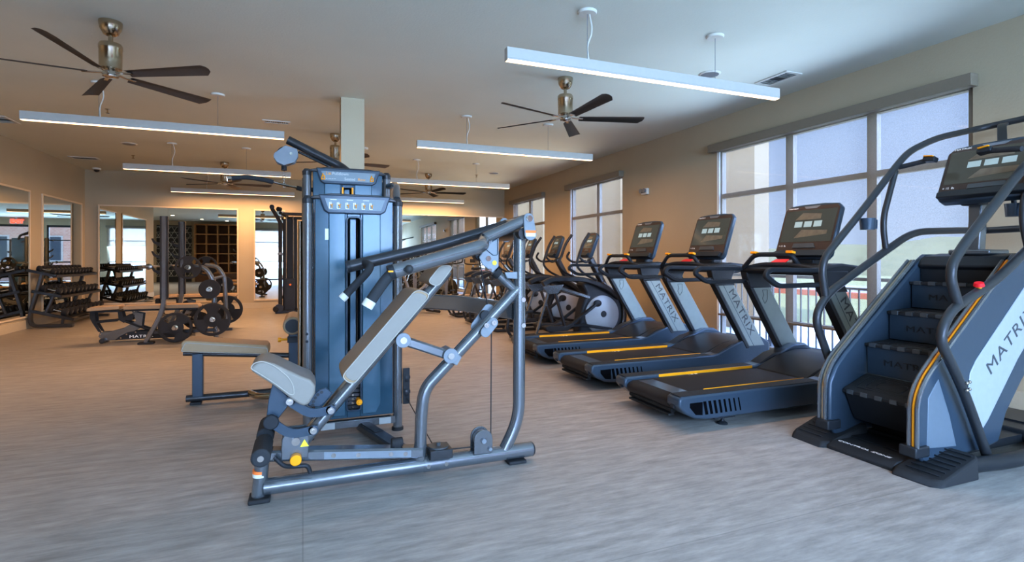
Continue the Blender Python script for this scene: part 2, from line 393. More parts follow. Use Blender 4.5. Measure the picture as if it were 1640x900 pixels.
c.build('shelf_grid', M_WOOD, t)
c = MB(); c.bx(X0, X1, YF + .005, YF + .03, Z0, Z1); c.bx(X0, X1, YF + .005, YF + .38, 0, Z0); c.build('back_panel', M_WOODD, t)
t = thing('lattice_panel', 'black wall panel of white triangular lattice seen in the mirror', 'panel', (-6.1, YF + .05, 0))
c = MB(); c.bx(-6.9, -5.35, YF + .005, YF + .03, 0, 2.9); c.build('panel_board', M_BLACK, t)
c = MB()
for k in range(10):
    z = .3 + k * .28; c.bx(-6.9, -5.35, YF + .03, YF + .04, z - .008, z + .008)
for k in range(-6, 8):
    for sgn in (1, -1):
        xa = -6.9 + k * .28
        z0_, z1_ = .3, 2.82; dx = (z1_ - z0_) / 1.732 * sgn
        p0, p1 = V((xa if sgn > 0 else xa + 1.0, YF + .036, z0_)), None
        p1 = V((p0.x + dx, YF + .036, z1_)); d = p1 - p0
        ts = [0, 1]
        for lim in (-6.9, -5.35):
            tt = (lim - p0.x) / d.x
            if 0 < tt < 1: ts.append(tt)
        ts = sorted(ts)
        for i in range(len(ts) - 1):
            mid = p0 + d * (ts[i] + ts[i + 1]) / 2
            if -6.9 < mid.x < -5.35: c.tube([p0 + d * ts[i], p0 + d * ts[i + 1]], .008, n=4)
c.build('lattice', M_WHITE, t)
for i, (x, y) in enumerate([(-6.2, -1.6), (-4.6, -1.6), (-5.4, .6), (-7.6, .6), (-3.6, -2.4)]):
    c = MB(); c.lathe([(.085, -.012), (.1, 0)], (x, y, H)); o = c.build('recessed_downlight', M_WHITE, None)
    tag(o, 'small round glowing ceiling downlight near the cubby shelf, seen in mirror', 'ceiling light', 'round downlights over the lobby corner')
    c = MB(); c.lathe([(.07, -.016), (.07, -.011)], (x, y, H)); c.build('glowing_lens', M_BULB, o)
t = thing('exit_sign', 'red EXIT sign over the street windows reflected in the side mirror', 'sign', (3.7, YF + .1, 2.9))
c = MB(); c.bx(3.45, 3.95, YF + .06, YF + .09, 2.83, 3.06); c.bx(3.66, 3.74, YF + .06, YF + .09, 3.06, H); c.build('sign_plate', M_WHITE, t, .004)
text('sign_lettering', 'EXIT', .24, (3.92, YF + .093, 2.86), (-1, 0, 0), (0, 0, 1), M_EXIT, t, .002, 1.0, bold=.012)

# ------------------------------------------------------------------ outdoors
def flat(name, m, pts, z):
    b = MB(); vs = [b.bm.verts.new((x, y, z)) for x, y in pts]; b.bm.faces.new(vs); return b.build(name, m, None)
M_PATIO = mat('patio_concrete', (.75, .74, .72), .8, noise=.06)
M_LAWN = mat('dry_lawn', (.34, .34, .16), .9, noise=.25, nscale=3)
M_CURB = mat('red_curb', (.55, .16, .10), .8)
M_ROAD = mat('asphalt', (.45, .45, .45), .85)
M_HILL = mat('scrub_hill', (.20, .19, .09), .95, noise=.3, nscale=.6)
M_STUCCO = mat('beige_stucco', (.36, .275, .17), .9, noise=.05)
M_BRICK = bpy.data.materials.new('pink_brick'); M_BRICK.use_nodes = True
nt = M_BRICK.node_tree; bt = nt.nodes.new('ShaderNodeTexBrick'); tc = nt.nodes.new('ShaderNodeTexCoord'); mpp = nt.nodes.new('ShaderNodeMapping'); mpp.inputs['Rotation'].default_value = (PI / 2, 0, 0)
nt.links.new(tc.outputs['Object'], mpp.inputs['Vector']); nt.links.new(mpp.outputs['Vector'], bt.inputs['Vector'])
bt.inputs['Color1'].default_value = (.62, .33, .24, 1); bt.inputs['Color2'].default_value = (.7, .42, .32, 1); bt.inputs['Mortar'].default_value = (.7, .6, .5, 1); bt.inputs['Scale'].default_value = 2.5
nt.links.new(bt.outputs['Color'], nt.nodes['Principled BSDF'].inputs['Base Color'])
b_ = MB(); b_.bx(-60, 80, -60, 60, -.30, -.25); o = b_.build('ground_lawn', M_LAWN, None); o['kind'] = 'structure'
b_ = MB(); b_.bx(XR + .2, 9.2, -14, 30, -.25, -.14); o = b_.build('ground_patio', M_PATIO, None); o['kind'] = 'structure'
b_ = MB(); b_.bx(-30, XR + .2, -12, YF - .2, -.25, -.14); o = b_.build('ground_sidewalk', M_PATIO, None); o['kind'] = 'structure'
b_ = MB(); b_.bx(19, 27, -40, 50, -.25, -.22); o = b_.build('ground_road', M_ROAD, None); o['kind'] = 'structure'
b_ = MB(); b_.bx(18.6, 19, -40, 50, -.25, -.05); o = b_.build('ground_curb', M_CURB, None); o['kind'] = 'structure'
# hills
b_ = MB(); cols = []
for i in range(61):
    y = -40 + i * 2.6; row = []
    for j, (x, hh) in enumerate([(44, -.3), (52, .8), (60, 1.9), (70, 2.6), (84, 1.0)]):
        row.append(b_.bm.verts.new((x + random.uniform(-.5, .5), y, -.3 if j == 0 else hh + .9 * math.sin(y * .11 + j) * (j / 3) + .35 * math.sin(y * .37 + 2 * j) + random.uniform(-.12, .12))))
    cols.append(row)
for i in range(60):
    for j in range(4): b_.bm.faces.new((cols[i][j], cols[i + 1][j], cols[i + 1][j + 1], cols[i][j + 1]))
o = b_.build('hill_ridge', M_HILL, None); o['kind'] = 'structure'
# railing
t = thing('patio_railing', 'dark metal balustrade outside the big window behind the treadmills', 'railing', (6.5, 4, -.14))
c = MB(); xr = 6.5
c.bx(xr - .025, xr + .025, -2, 9, .92, .96); c.bx(xr - .015, xr + .015, -2, 9, .80, .83); c.bx(xr - .015, xr + .015, -2, 9, -.05, -.02); c.build('rail', M_COPPER, t)
for i in range(91): c = MB(); c.bx(xr - .008, xr + .008, -1.95 + i * .12 - .008, -1.95 + i * .12 + .008, -.03, .81); c.build('baluster', M_COPPER, t)
for y in (-1.98, .7, 3.3, 6.0, 8.98): c = MB(); c.bx(xr - .03, xr + .03, y - .03, y + .03, -.14, .93); c.build('rail_post', M_COPPER, t)
t = thing('neighbouring_building', 'pale beige stucco building beyond the shaded windows', 'building', (7.9, 14, -.25))
c = MB(); c.bx(7.75, 8.1, 7.53, 22, -.25, 7); c.build('stucco_wall', M_STUCCO, t)
c = MB(); c.bx(7.7, 8.15, 7.48, 22.1, 7, 7.3); c.build('parapet', M_VALANCE, t)
t = thing('brick_building', 'pink brick building across the street reflected in the side mirror', 'building', (8, -14.7, -.25))
c = MB(); c.bx(4.2, 12, -17, -12.5, -.25, 8); c.build('brick_wall', M_BRICK, t)
for x in (5, 7.6, 10):
    for z in (1, 4):
        c = MB(); c.bx(x, x + 1, -12.5, -12.44, z, z + 1.6); wf = c.build('window_frame', M_WHITE, t)
        c = MB(); c.bx(x + .08, x + .92, -12.44, -12.42, z + .08, z + 1.52); c.build('window_glass', M_SLATE, wf)

# ------------------------------------------------------------------ ceiling things
lights = [  # x0, x1, y, label
    (1.39, 4.05, 3.67, 'long white linear pendant light nearest the stair climber and treadmills', 26, 1.0),
    (-2.76, -.21, 7.10, 'linear pendant light beside the ceiling fan over the open floor', 50, 1.0),
    (1.39, 4.01, 6.97, 'linear pendant light hanging between treadmills and elliptical trainers', 40, 1.0),
    (-2.72, -.20, 10.39, 'linear pendant light above the flat bench and bench rack', 80, 1.0),
    (1.39, 4.01, 10.39, 'linear pendant light above the row of elliptical trainers', 55, 1.0),
    (-2.68, -.18, 13.55, 'linear pendant light close to the wide mirror and narrow mirror', 52, 1.0),
    (1.39, 3.96, 13.6, 'linear pendant light over the exercise bikes at the end wall', 70, 1.0)]
random.seed(3)
for i, (x0, x1, y, lb, pw, _) in enumerate(lights):
    t = thing('pendant_light', lb, 'ceiling light', ((x0 + x1) / 2, y, 2.62), 'white linear pendant lights')
    c = MB(); c.bx(x0, x1, y - .03, y + .03, 2.672, 2.75); c.bx(x0, x1, y - .03, y - .026, 2.66, 2.672); c.bx(x0, x1, y + .026, y + .03, 2.66, 2.672)
    c.bx(x0, x0 + .006, y - .026, y + .026, 2.655, 2.672); c.bx(x1 - .006, x1, y - .026, y + .026, 2.655, 2.672); c.build('housing', M_HOUSING, t, .002)
    c = MB(); c.bx(x0 + .007, x1 - .007, y - .0255, y + .0255, 2.655, 2.6715); c.build('diffuser', M_EMWARM, t)
    for k, xx in enumerate((x0 + .68, x1 - .72)):
        c = MB(); c.lathe([(.068, -.02), (.075, -.008), (.075, 0)], (xx, y, H - .001)); cn = c.build('canopy', M_WHITE, t)
        c = MB(); c.cyl((xx, y, 2.75), (xx, y, H - .02), .0022, n=6); c.build('suspension_wire', M_LGREY, t)
        if k == 0:
            c = MB(); c.tube([(xx + .02, y, H - .02), (xx + .05, y, 2.98), (xx + .0, y + .01, 2.86), (xx + .012, y, 2.75)], .006, br=.2, n=8); c.build('power_cord', M_WHITE, t)
    L = bpy.data.lights.new('pendant_lamp', 'AREA'); L.shape = 'RECTANGLE'; L.size = x1 - x0 - .1; L.size_y = .05; L.energy = pw; L.color = (1, .57, .28)
    lo = bpy.data.objects.new('pendant_lamp', L); C.objects.link(lo); lo.location = ((x0 + x1) / 2, y, 2.645); lo.visible_camera = False; lo.visible_glossy = False

def make_fan():
    t = thing('ceiling_fan', '', 'ceiling fan', (0, 0, 0), 'five-blade ceiling fans')
    c = MB(); c.lathe([(.03, -.115), (.05, -.105), (.075, -.06), (.082, -.02), (.082, 0)], (0, 0, H)); c.build('canopy', M_NICKEL, t)
    c = MB(); c.cyl((0, 0, H - .11), (0, 0, 2.94), .017); c.build('downrod', M_NICKEL, t)
    c = MB(); c.lathe([(.045, 2.74), (.078, 2.745), (.080, 2.90), (.083, 2.905), (.083, 2.935), (.075, 2.95), (.02, 2.95)], (0, 0, 0)); c.build('motor_housing', M_NICKEL, t)
    c = MB(); c.lathe([(.02, 2.672), (.055, 2.68), (.06, 2.70), (.045, 2.74)], (0, 0, 0)); c.build('hub_cap', M_CHROME, t)
    for k in range(5):
        a = 2 * PI * k / 5; R = Matrix.Rotation(a, 4, 'Z')
        b = MB(); b.tube([(.04, 0, 2.715), (.10, 0, 2.705), (.19, 0, 2.70)], 0, rect=(.03, .008), up=(0, 0, 1)); b.bm.transform(R); b.build('blade_bracket', M_CHROME, t)
        b = MB(); n = 8; rows = []
        for i in range(n + 1):
            f = i / n; x = .15 + .70 * f; wd = .045 + .022 * f
            
            lead = .012 * math.sin(PI * f)
            row = []
            for j in range(5):
                g = j / 4 - .5; yy = g * 2 * wd; zz = 2.70 + yy * math.tan(math.radians(-15)) + .012 * (1 - 4 * g * g) + 0 * lead
                xx = x + (.0 if i < n else (-.012, .006, .012, .004, -.04)[j])
                row.append(b.bm.verts.new((xx, yy, zz)))
            rows.append(row)
        for i in range(n):
            for j in range(4): b.bm.faces.new((rows[i][j], rows[i + 1][j], rows[i + 1][j + 1], rows[i][j + 1]))
        bmesh.ops.solidify(b.bm, geom=list(b.bm.faces), thickness=.006); b.bm.transform(R)
        b.build('fan_blade', M_BLADE, t)
    return t
fans = [(-1.46, 5.25, -28, 'nickel ceiling fan in front of the long pendant, over the open floor before the dumbbells'),
        (2.62, 5.12, -17, 'nickel ceiling fan between the pendants above the treadmill row'),
        (.47, 8.72, 10, 'nickel ceiling fan partly hidden behind the square column'),
        (-1.46, 12.08, 5, 'nickel ceiling fan far back between pendants above the flat bench'),
        (2.66, 12.0, -8, 'nickel ceiling fan above the exercise bikes by the end mirror')]
F0 = make_fan()
for i, (x, y, a, lb) in enumerate(fans):
    o = F0 if i == 0 else copy_tree(F0)
    o.location = (x, y, 0); o.rotation_euler = (0, 0, math.radians(a)); o['label'] = lb
# discs, vents, sprinklers
for x, y, r, lb in [(3.96, 4.44, .11, 'round white ceiling speaker behind the nearest pendant light'), (-2.72, 10.7, .12, 'round white ceiling speaker behind the pendant over the bench rack'), (4.01, 11.36, .12, 'round white ceiling speaker near the window wall by the bikes')]:
    c = MB(); c.lathe([(r * .9, -.012), (r, -.004), (r, 0)], (x, y, H)); o = c.build('ceiling_speaker', M_WHITE, None); tag(o, lb, 'speaker')
    c = MB(); c.lathe([(r * .82, -.0135), (r * .82, -.0125)], (x, y, H)); c.build('speaker_grille', M_LGREY, o)
for x, y, lb in [(-1.27, 9.3, 'white smoke detector on the ceiling behind the open-floor pendant'), (1.0, 9.6, 'white smoke detector on the ceiling beyond the column')]:
    c = MB(); c.lathe([(.04, -.04), (.06, -.03), (.065, 0)], (x, y, H)); o = c.build('smoke_detector', M_WHITE, None); tag(o, lb, 'smoke detector')
for x, y, sx_, sy_, lb in [(4.73, 4.28, .22, .42, 'rectangular white air vent in the ceiling above the big window'), (-.345, 8.23, .36, .16, 'small rectangular white ceiling vent at the end of the open-floor pendant'), (-3.9, 12.53, .45, .25, 'white ceiling vent over the dumbbell rack corner'), (-3.88, 9.45, .25, .45, 'white ceiling vent by the side wall before the dumbbell rack')]:
    t = thing('air_vent', lb, 'vent', (x, y, H))
    c = MB(); a, b = sx_ / 2, sy_ / 2; f = .03
    c.bx(x - a, x + a, y - b, y - b + f, H - .012, H - .001); c.bx(x - a, x + a, y + b - f, y + b, H - .012, H - .001); c.bx(x - a, x - a + f, y - b + f, y + b - f, H - .012, H - .001); c.bx(x + a - f, x + a, y - b + f, y + b - f, H - .012, H - .001)
    c.build('vent_frame', M_WHITE, t)
    c = MB(); c.bx(x - a + f, x + a - f, y - b + f, y + b - f, H - .003, H - .001); c.build('vent_cavity', M_BLACK, t)
    c = MB()
    if sy_ > sx_:
        k = int((sy_ - 2 * f) / .028)
        for i in range(k):
            if .38 < i / k < .62: continue
            yy = y - b + f + .014 + i * .028; c.box((x, yy, H - .008), (sx_ - 2 * f, .018, .002), (.5, 0, 0))
    else:
        k = int((sx_ - 2 * f) / .028)
        for i in range(k):
            xx = x - a + f + .014 + i * .028; c.box((xx, y, H - .008), (.014, sy_ - 2 * f, .002), (0, .5, 0))
    c.build('vent_slat', M_WHITE, t)
for x, y, lb in [(-2.35, 8.33, 'tiny ceiling sprinkler head between fan and open-floor pendant'), (-2.96, 11.9, 'tiny ceiling sprinkler head near the dumbbell rack corner'), (3.73, 11.77, 'tiny ceiling sprinkler head near the bikes')]:
    c = MB(); c.lathe([(.03, -.006), (.03, 0)], (x, y, H)); c.cyl((x, y, H - .05), (x, y, H - .006), .009, n=8); c.lathe([(.022, -.054), (.022, -.05)], (x, y, H)); o = c.build('sprinkler_head', M_NICKEL, None); tag(o, lb, 'sprinkler')
t = thing('dome_camera', 'small black dome security camera in the ceiling corner by the end wall', 'security camera', (-4.1, 13.85, H))
c = MB(); c.lathe([(.07, -.035), (.08, -.03), (.08, 0)], (-4.1, 13.85, H)); c.build('camera_base', M_WHITE, t)
c = MB(); c.sph((-4.1, 13.85, H - .036), .055, (1, 1, .9)); c.build('dome', M_BLACK, t)
t = thing('emergency_light', 'small white twin emergency light on the wall between two shaded windows', 'emergency light', (XR, 7.46, 2.3))
c = MB(); c.bx(XR - .05, XR, 7.36, 7.52, 2.26, 2.36); c.build('light_housing', M_WHITE, t, .01)
c = MB(); c.cyl((XR - .085, 7.40, 2.32), (XR - .05, 7.40, 2.32), .04, .03); c.cyl((XR - .085, 7.49, 2.32), (XR - .05, 7.49, 2.32), .04, .03); c.build('lamp_head', M_LGREY, t)

# ------------------------------------------------------------------ screen consoles
def console(t, cx, cy, z0, z1, dx, wd, thick=.05, name='console', full=True):
    """screen leaning back: bottom edge at x=cx,z0, top at x=cx+dx,z1; faces -x"""
    up = V((dx, 0, z1 - z0)); Ln = up.length; up.normalize(); nrm = V((-up.z, 0, up.x)); right = V((0, -1, 0)); O = V((cx, cy, z0))
    def P(a, b, n=0): return O + right * a + up * b + nrm * n
    hw = wd / 2
    c = MB(); c.prism3([P(-hw + .03, 0), P(hw - .03, 0), P(hw, .04), P(hw, Ln - .05), P(hw - .04, Ln - .012), P(hw * .4, Ln), P(-hw * .4, Ln), P(-hw + .04, Ln - .012), P(-hw, Ln - .05), P(-hw, .04)], nrm * -thick)
    body = c.build(name, M_SLATE, t, .012)
    c = MB(); c.prism3([P(-hw + .035, .02, .002), P(hw - .035, .02, .002), P(hw - .012, .06, .002), P(hw - .012, Ln - .055, .002), P(hw - .04, Ln - .025, .002), P(-hw + .04, Ln - .025, .002), P(-hw + .012, Ln - .055, .002), P(-hw + .012, .06, .002)], nrm * -.004)
    c.build('bezel', M_BRONZE, body)
    s0, s1 = Ln * (.30 if full else .36), Ln * .88; sw = hw - .028
    c = MB(); c.prism3([P(-sw, s0, .004), P(sw, s0, .004), P(sw, s1, .004), P(-sw, s1, .004)], nrm * -.004); c.build('screen', M_SCREEN, body)
    hh = s1 - s0
    c = MB(); c.prism3([P(-sw * .55, s0 + hh * .70, .0055), P(sw * .45, s0 + hh * .70, .0055), P(sw * .45, s0 + hh * .86, .0055), P(-sw * .3, s0 + hh * .92, .0055)], nrm * -.001)
    c.prism3([P(-sw * .45, s0 + hh * .12, .0055), P(sw * .8, s0 + hh * .22, .0055), P(sw * .8, s0 + hh * .34, .0055), P(-sw * .2, s0 + hh * .38, .0055)], nrm * -.001); c.build('screen_picture', M_SCENE, body)
    c = MB()
    for k in (-1, 0, 1):
        a0 = k * sw * .38 - sw * .15 + (-.0)
        c.prism3([P(a0, s0 + hh * .46, .0065), P(a0 + sw * .30, s0 + hh * .46, .0065), P(a0 + sw * .30, s0 + hh * .64, .0065), P(a0, s0 + hh * .64, .0065)], nrm * -.001)
    c.build('screen_tile', M_TILE, body)
    # keypad ledge and tray
    c = MB(); c.prism3([P(-sw * .4, s0 * .62, .012), P(sw * .5, s0 * .62, .012), P(sw * .4, s0 * .9, .006), P(-sw * .4, s0 * .9, .006)], nrm * -.012); c.build('keypad', M_COPPER, body, .002)
    c = MB(); c.prism3([P(-hw + .03, .01, .05), P(hw - .03, .01, .05), P(hw - .02, .06, .035), P(hw - .05, .075, .015), P(-hw + .05, .075, .015), P(-hw + .02, .06, .035)], nrm * -.05); c.build('tray', M_BLACK, body, .006)
    if full:
        text('lettering', 'MATRIX', .019, P(-hw + .04, Ln * .915, .004), right, up, M_WDECAL, body, .0004, 1.5)
        c = MB(); c.prism3([P(-.06, Ln * .91, .004), P(.05, Ln * .91, .004), P(.08, Ln * .955, .004), P(-.08, Ln * .955, .004)], nrm * -.002); c.build('badge', M_LGREY, body)
        text('panel_marks', '= 15  8s', .022, P(-hw + .03, s0 * .72, .004), right, up, M_WDECAL, body, .0004)
    return body

# ------------------------------------------------------------------ treadmill (x forward from the rear end, near side is -y)
def make_treadmill():
    t = thing('treadmill', '', 'treadmill', (0, 0, 0), 'treadmills facing the big window')
    c = MB(); c.prism([(.035, .20), (.02, .185), (.015, .16), (.03, .13), (.06, .12), (1.5, .12), (1.5, .215), (.07, .215)], -.262, .262); c.build('running_belt', M_BELT, t, .01)
    c = MB(); c.bx(.34, 1.40, -.262, -.25, .2155, .2162); c.bx(.1, .24, -.2, .22, .2155, .2160); c.build('belt_marking', M_SLATE, t)
    text('deck_lettering', ': = =', .05, (.62, .235, .2168), (1, 0, 0), (0, 1, 0), M_WDECAL, t, .0003)
    c = MB(); c.tube([(.06, -.26, .11), (.06, .26, .11)], .022); c.bx(.03, .08, -.25, .25, .07, .085); c.build('rear_roller', M_CORK, t)
    for s in (-1, 1):
        y0, y1 = s * .265, s * .405
        poly = [(0, .225), (.0, .17), (.05, .12), (.14, .075), (.25, .06), (2.02, .06), (2.12, .1), (2.12, .33), (2.0, .40), (1.86, .40), (1.62, .315), (1.45, .25), (1.38, .238), (.03, .238)]
        c = MB(); c.prism(poly, y0, y1); r = c.build('side_rail', M_SLATE, t, .014)
        c = MB(); c.bx(.02, 1.36, s * .290, s * .395, .2375, .2405); c.build('foot_strip', M_RUBBER, r, .001)
        c = MB(); c.bx(.33, 1.34, s * .2625, s * .2655, .2165, .2400); c.build('yellow_edge', M_YELLOW, r, .001)
        c = MB(); ye = s * .4065
        c.prism([(.09, .19), (.09, .16), (.14, .105), (.20, .098), (.20, .19)], s * .400, ye)
        for k in range(8):
            x = .225 + k * .045; wd_ = .026 - k * .0022
            c.prism([(x, .098), (x + wd_, .098), (x + wd_ - .02, .192), (x - .02, .192)], s * .400, ye)
        c.build('side_vent', M_VENT, r)
        c = MB(); c.bx(.001 - .004, .02, s * .31, s * .345, .15, .17); c.build('end_slot', M_BLACK, r)
        poly = [(1.42, .25), (1.46, .30), (1.62, .33), (1.86, .42), (2.0, .415)]
    c = MB(); c.prism([(1.37, .217), (1.47, .262), (1.64, .325), (1.84, .36), (2.05, .35), (2.14, .28), (2.14, .08), (1.40, .08)], -.264, .264); hd = c.build('motor_cover', M_BLACK, t, .02)
    for s in (-1, 1):
        c = MB(); c.prism([(1.42, .24), (1.60, .325), (1.84, .372), (2.06, .362), (2.14, .30), (2.12, .2), (1.84, .3)], s * .266, s * .400); c.build('cover_shoulder', M_BLACK, hd, .015)
    for s in (-1, 1):
        y0, y1 = s * .345, s * .408
        def lean(z): return 1.80 - (z - .3) * .632
        def up(z, a): return (lean(z) + a, z)
        c = MB(); c.prism([up(.30, .035), up(.30, .25), up(1.0, .235), up(1.0, .035)], y0, y1); u = c.build('upright', M_BRUSHED, t, .006)
        c = MB(); c.prism([up(.28, -.005), up(.28, .036), up(1.0, .036), up(1.0, -.005)], y0 - s * .004, y1 + s * .001); c.build('upright_edge', M_BLACK, u, .004)
        c = MB(); c.prism([up(.28, .1), up(.28, .106), up(1.0, .106), up(1.0, .1)], y1, y1 + s * .0006); c.build('seam_line', M_SLATE, u)
        d = V((-.632, 0, 1)).normalized()
        if s < 0: text('lettering', 'MATRIX', .105, V((lean(.87) + .125, y1 - .0008, .87)), -d, V((d.z, 0, -d.x)), M_DECAL, u, .0006, 1.35, 1.1)
        else: text('lettering', 'MATRIX', .105, V((lean(.37) + .125, y1 + .0008, .37)), d, V((d.z, 0, -d.x)), M_DECAL, u, .0006, 1.35, 1.1)
        if s > 0:
            c = MB(); z = .86
            c.tube([V((lean(z) + a, y0 - .0006, z + b)) for a, b in [(.1, .05), (.16, .05), (.16, -.04), (.13, -.08), (.1, -.03), (.115, 0)]], .0022, br=.01, n=4, closed=True); c.build('lift_mark', M_DECAL, u)
        c = MB(); c.prism([up(.93, -.012), up(.93, .255), up(1.0, .25), (1.66, 1.10), (1.34, 1.10)], s * .335, s * .415); c.build('rail_bracket', M_BLACK, t, .01)
        c = MB()
        c.tube([(1.44, s * .385, 1.105), (.84, s * .385, 1.115), (.80, s * .385, 1.07), (.93, s * .385, .99), (1.44, s * .385, .995)], 0, br=.05, rect=(.036, .04), up=(0, 1, 0)); c.build('side_handle', M_BLACK, t, .004)
    c = MB(); c.prism([(1.36, 1.065), (1.32, 1.10), (1.36, 1.13), (1.62, 1.16), (1.82, 1.14), (1.86, 1.09), (1.70, 1.05)], -.40, .40); ds = c.build('dash', M_BLACK, t, .018)
    c = MB(); c.lathe([(.045, 0), (.045, .012)], (1.52, -.27, 1.135)); c.lathe([(.045, 0), (.045, .012)], (1.52, .27, 1.135)); c.build('cup_well', M_COPPER, ds)
    c = MB(); c.prism3([(1.36, -.05, 1.15), (1.36, .12, 1.15), (1.42, .10, 1.185), (1.42, -.04, 1.185)], (.03, 0, .012)); c.build('stop_button', M_RED, t, .004)
    c = MB(); c.tube([(1.36, .38, 1.11), (1.38, .20, 1.15), (1.38, -.14, 1.15), (1.36, -.36, 1.11)], .018, br=.08); c.build('front_grip', M_FOAM, t)
    c = MB(); c.tube([(1.34, .36, 1.12), (1.30, .20, 1.235), (1.34, -.15, 1.235), (1.40, -.17, 1.14)], .02, br=.07); g = c.build('pulse_bar', M_BLACK, t)
    c = MB(); c.box((1.30, .20, 1.25), (.04, .06, .022), (0, .2, 0)); c.build('control_toggle', M_YELLOW, g, .004)
    c = MB(); c.box((1.335, -.145, 1.252), (.04, .07, .022), (0, .2, 0)); c.build('control_toggle', M_YELLOW, g, .004)
    c = MB(); c.box((1.70, 0, 1.18), (.12, .22, .10), (0, .25, 0)); c.build('console_neck', M_BLACK, t, .02)
    console(t, 1.61, 0, 1.20, 1.685, .165, .56)
    for sx_ in (.42, 1.8):
        for s in (-1, 1):
            c = MB(); c.cyl((sx_, s * .36, .02), (sx_, s * .36, .075), .012); c.lathe([(.038, 0), (.038, .008), (.018, .022)], (sx_, s * .36, 0)); c.bx(sx_ - .1, sx_ + .09, s * .36 - .03, s * .36 + .03, .05, .066); c.build('levelling_foot', M_BLACK2, t)
    return t
T0 = make_treadmill()
for i, (y, lb) in enumerate([(3.415, 'treadmill right beside the stair climber, first of the window row'), (4.615, 'middle treadmill, between two other treadmills'), (5.815, 'treadmill next to the elliptical trainers, farthest from the stair climber')]):
    o = T0 if i == 0 else copy_tree(T0)
    o.location = (2.42, y, 0); o['label'] = lb

# ------------------------------------------------------------------ stair climber
S = thing('stair_climber', 'black and silver stair climber with touch screen console beside the treadmills', 'stair climber', (3.8, 2.2, 0))
yn, yf_ = 1.88, 2.56
c = MB()
for pts in ([(3.06, 1.80), (3.10, 1.765), (3.40, 1.765), (3.46, 1.80), (3.46, 2.03), (3.10, 2.03), (3.05, 2.0)], [(3.05, 2.44), (3.10, 2.41), (3.46, 2.41), (3.46, 2.66), (3.40, 2.72), (3.14, 2.72), (3.06, 2.66)]):
    c2 = MB(); zt = .115
    vb = [c2.bm.verts.new((x, y, 0)) for x, y in pts]
    cx_ = sum(p[0] for p in pts) / len(pts); cy_ = sum(p[1] for p in pts) / len(pts)
    vt = [c2.bm.verts.new((x + (.03 if x < 3.2 else 0), y * .94 + cy_ * .06, .035 if x < 3.2 else zt)) for x, y in pts]
    n = len(pts); c2.bm.faces.new(list(reversed(vb))); c2.bm.faces.new(vt)
    for i in range(n): c2.bm.faces.new((vb[i], vb[(i + 1) % n], vt[(i + 1) % n], vt[i]))
    bmesh.ops.triangulate(c2.bm, faces=[f for f in c2.bm.faces if len(f.verts) > 4])
    ft_ = c2.build('foot_pad', M_RUBBER, S, .01)
    gg = MB()
    for k in range(7):
        x = 3.13 + k * .045; z = .035 + (x - 3.09) / .31 * .08
        gg.box((min(x, 3.42), cy_, min(z, .115) + .003), (.006, .17, .006), (0, -.25, 0))
    gg.build('pad_ribs', M_BLACK, ft_)
c = MB(); c.prism([(3.09, 0), (3.09, .02), (3.14, .045), (3.60, .045), (3.60, 0)], 2.02, 2.42); c.build('threshold', M_RUBBER, S, .004)
text('threshold_lettering', 'CONTROL ZONE', .032, (3.155, 2.40, .0475), (0, -1, 0), (1, 0, 0), M_WDECAL, S, .0004, 1.3)
text('threshold_mark', 'MTX', .03, (3.20, 2.18, .0475), (0, -1, 0), (1, 0, 0), M_BLACK2, S, .0004, 1.3)
c = MB(); c.tube([(3.45, 1.84, .05), (3.75, 1.79, .05), (4.25, 1.82, .05), (4.35, 1.95, .05), (4.35, 2.5, .05), (4.25, 2.62, .05), (3.45, 2.60, .05)], .042, br=.15); c.bx(3.5, 4.95, 2.0, 2.44, .02, .07); c.bx(4.6, 4.95, 1.85, 2.6, .01, .08); c.build('base_frame', M_BLACK2, S)
side = [(3.16, .12), (3.165, .40), (3.22, .50), (3.31, .585), (4.04, 1.17), (4.14, 1.23), (4.66, 1.23), (4.90, 1.12), (4.92, .98), (4.52, .78), (4.16, .44), (4.0, .26), (3.92, .09), (3.75, .06), (3.22, .06)]
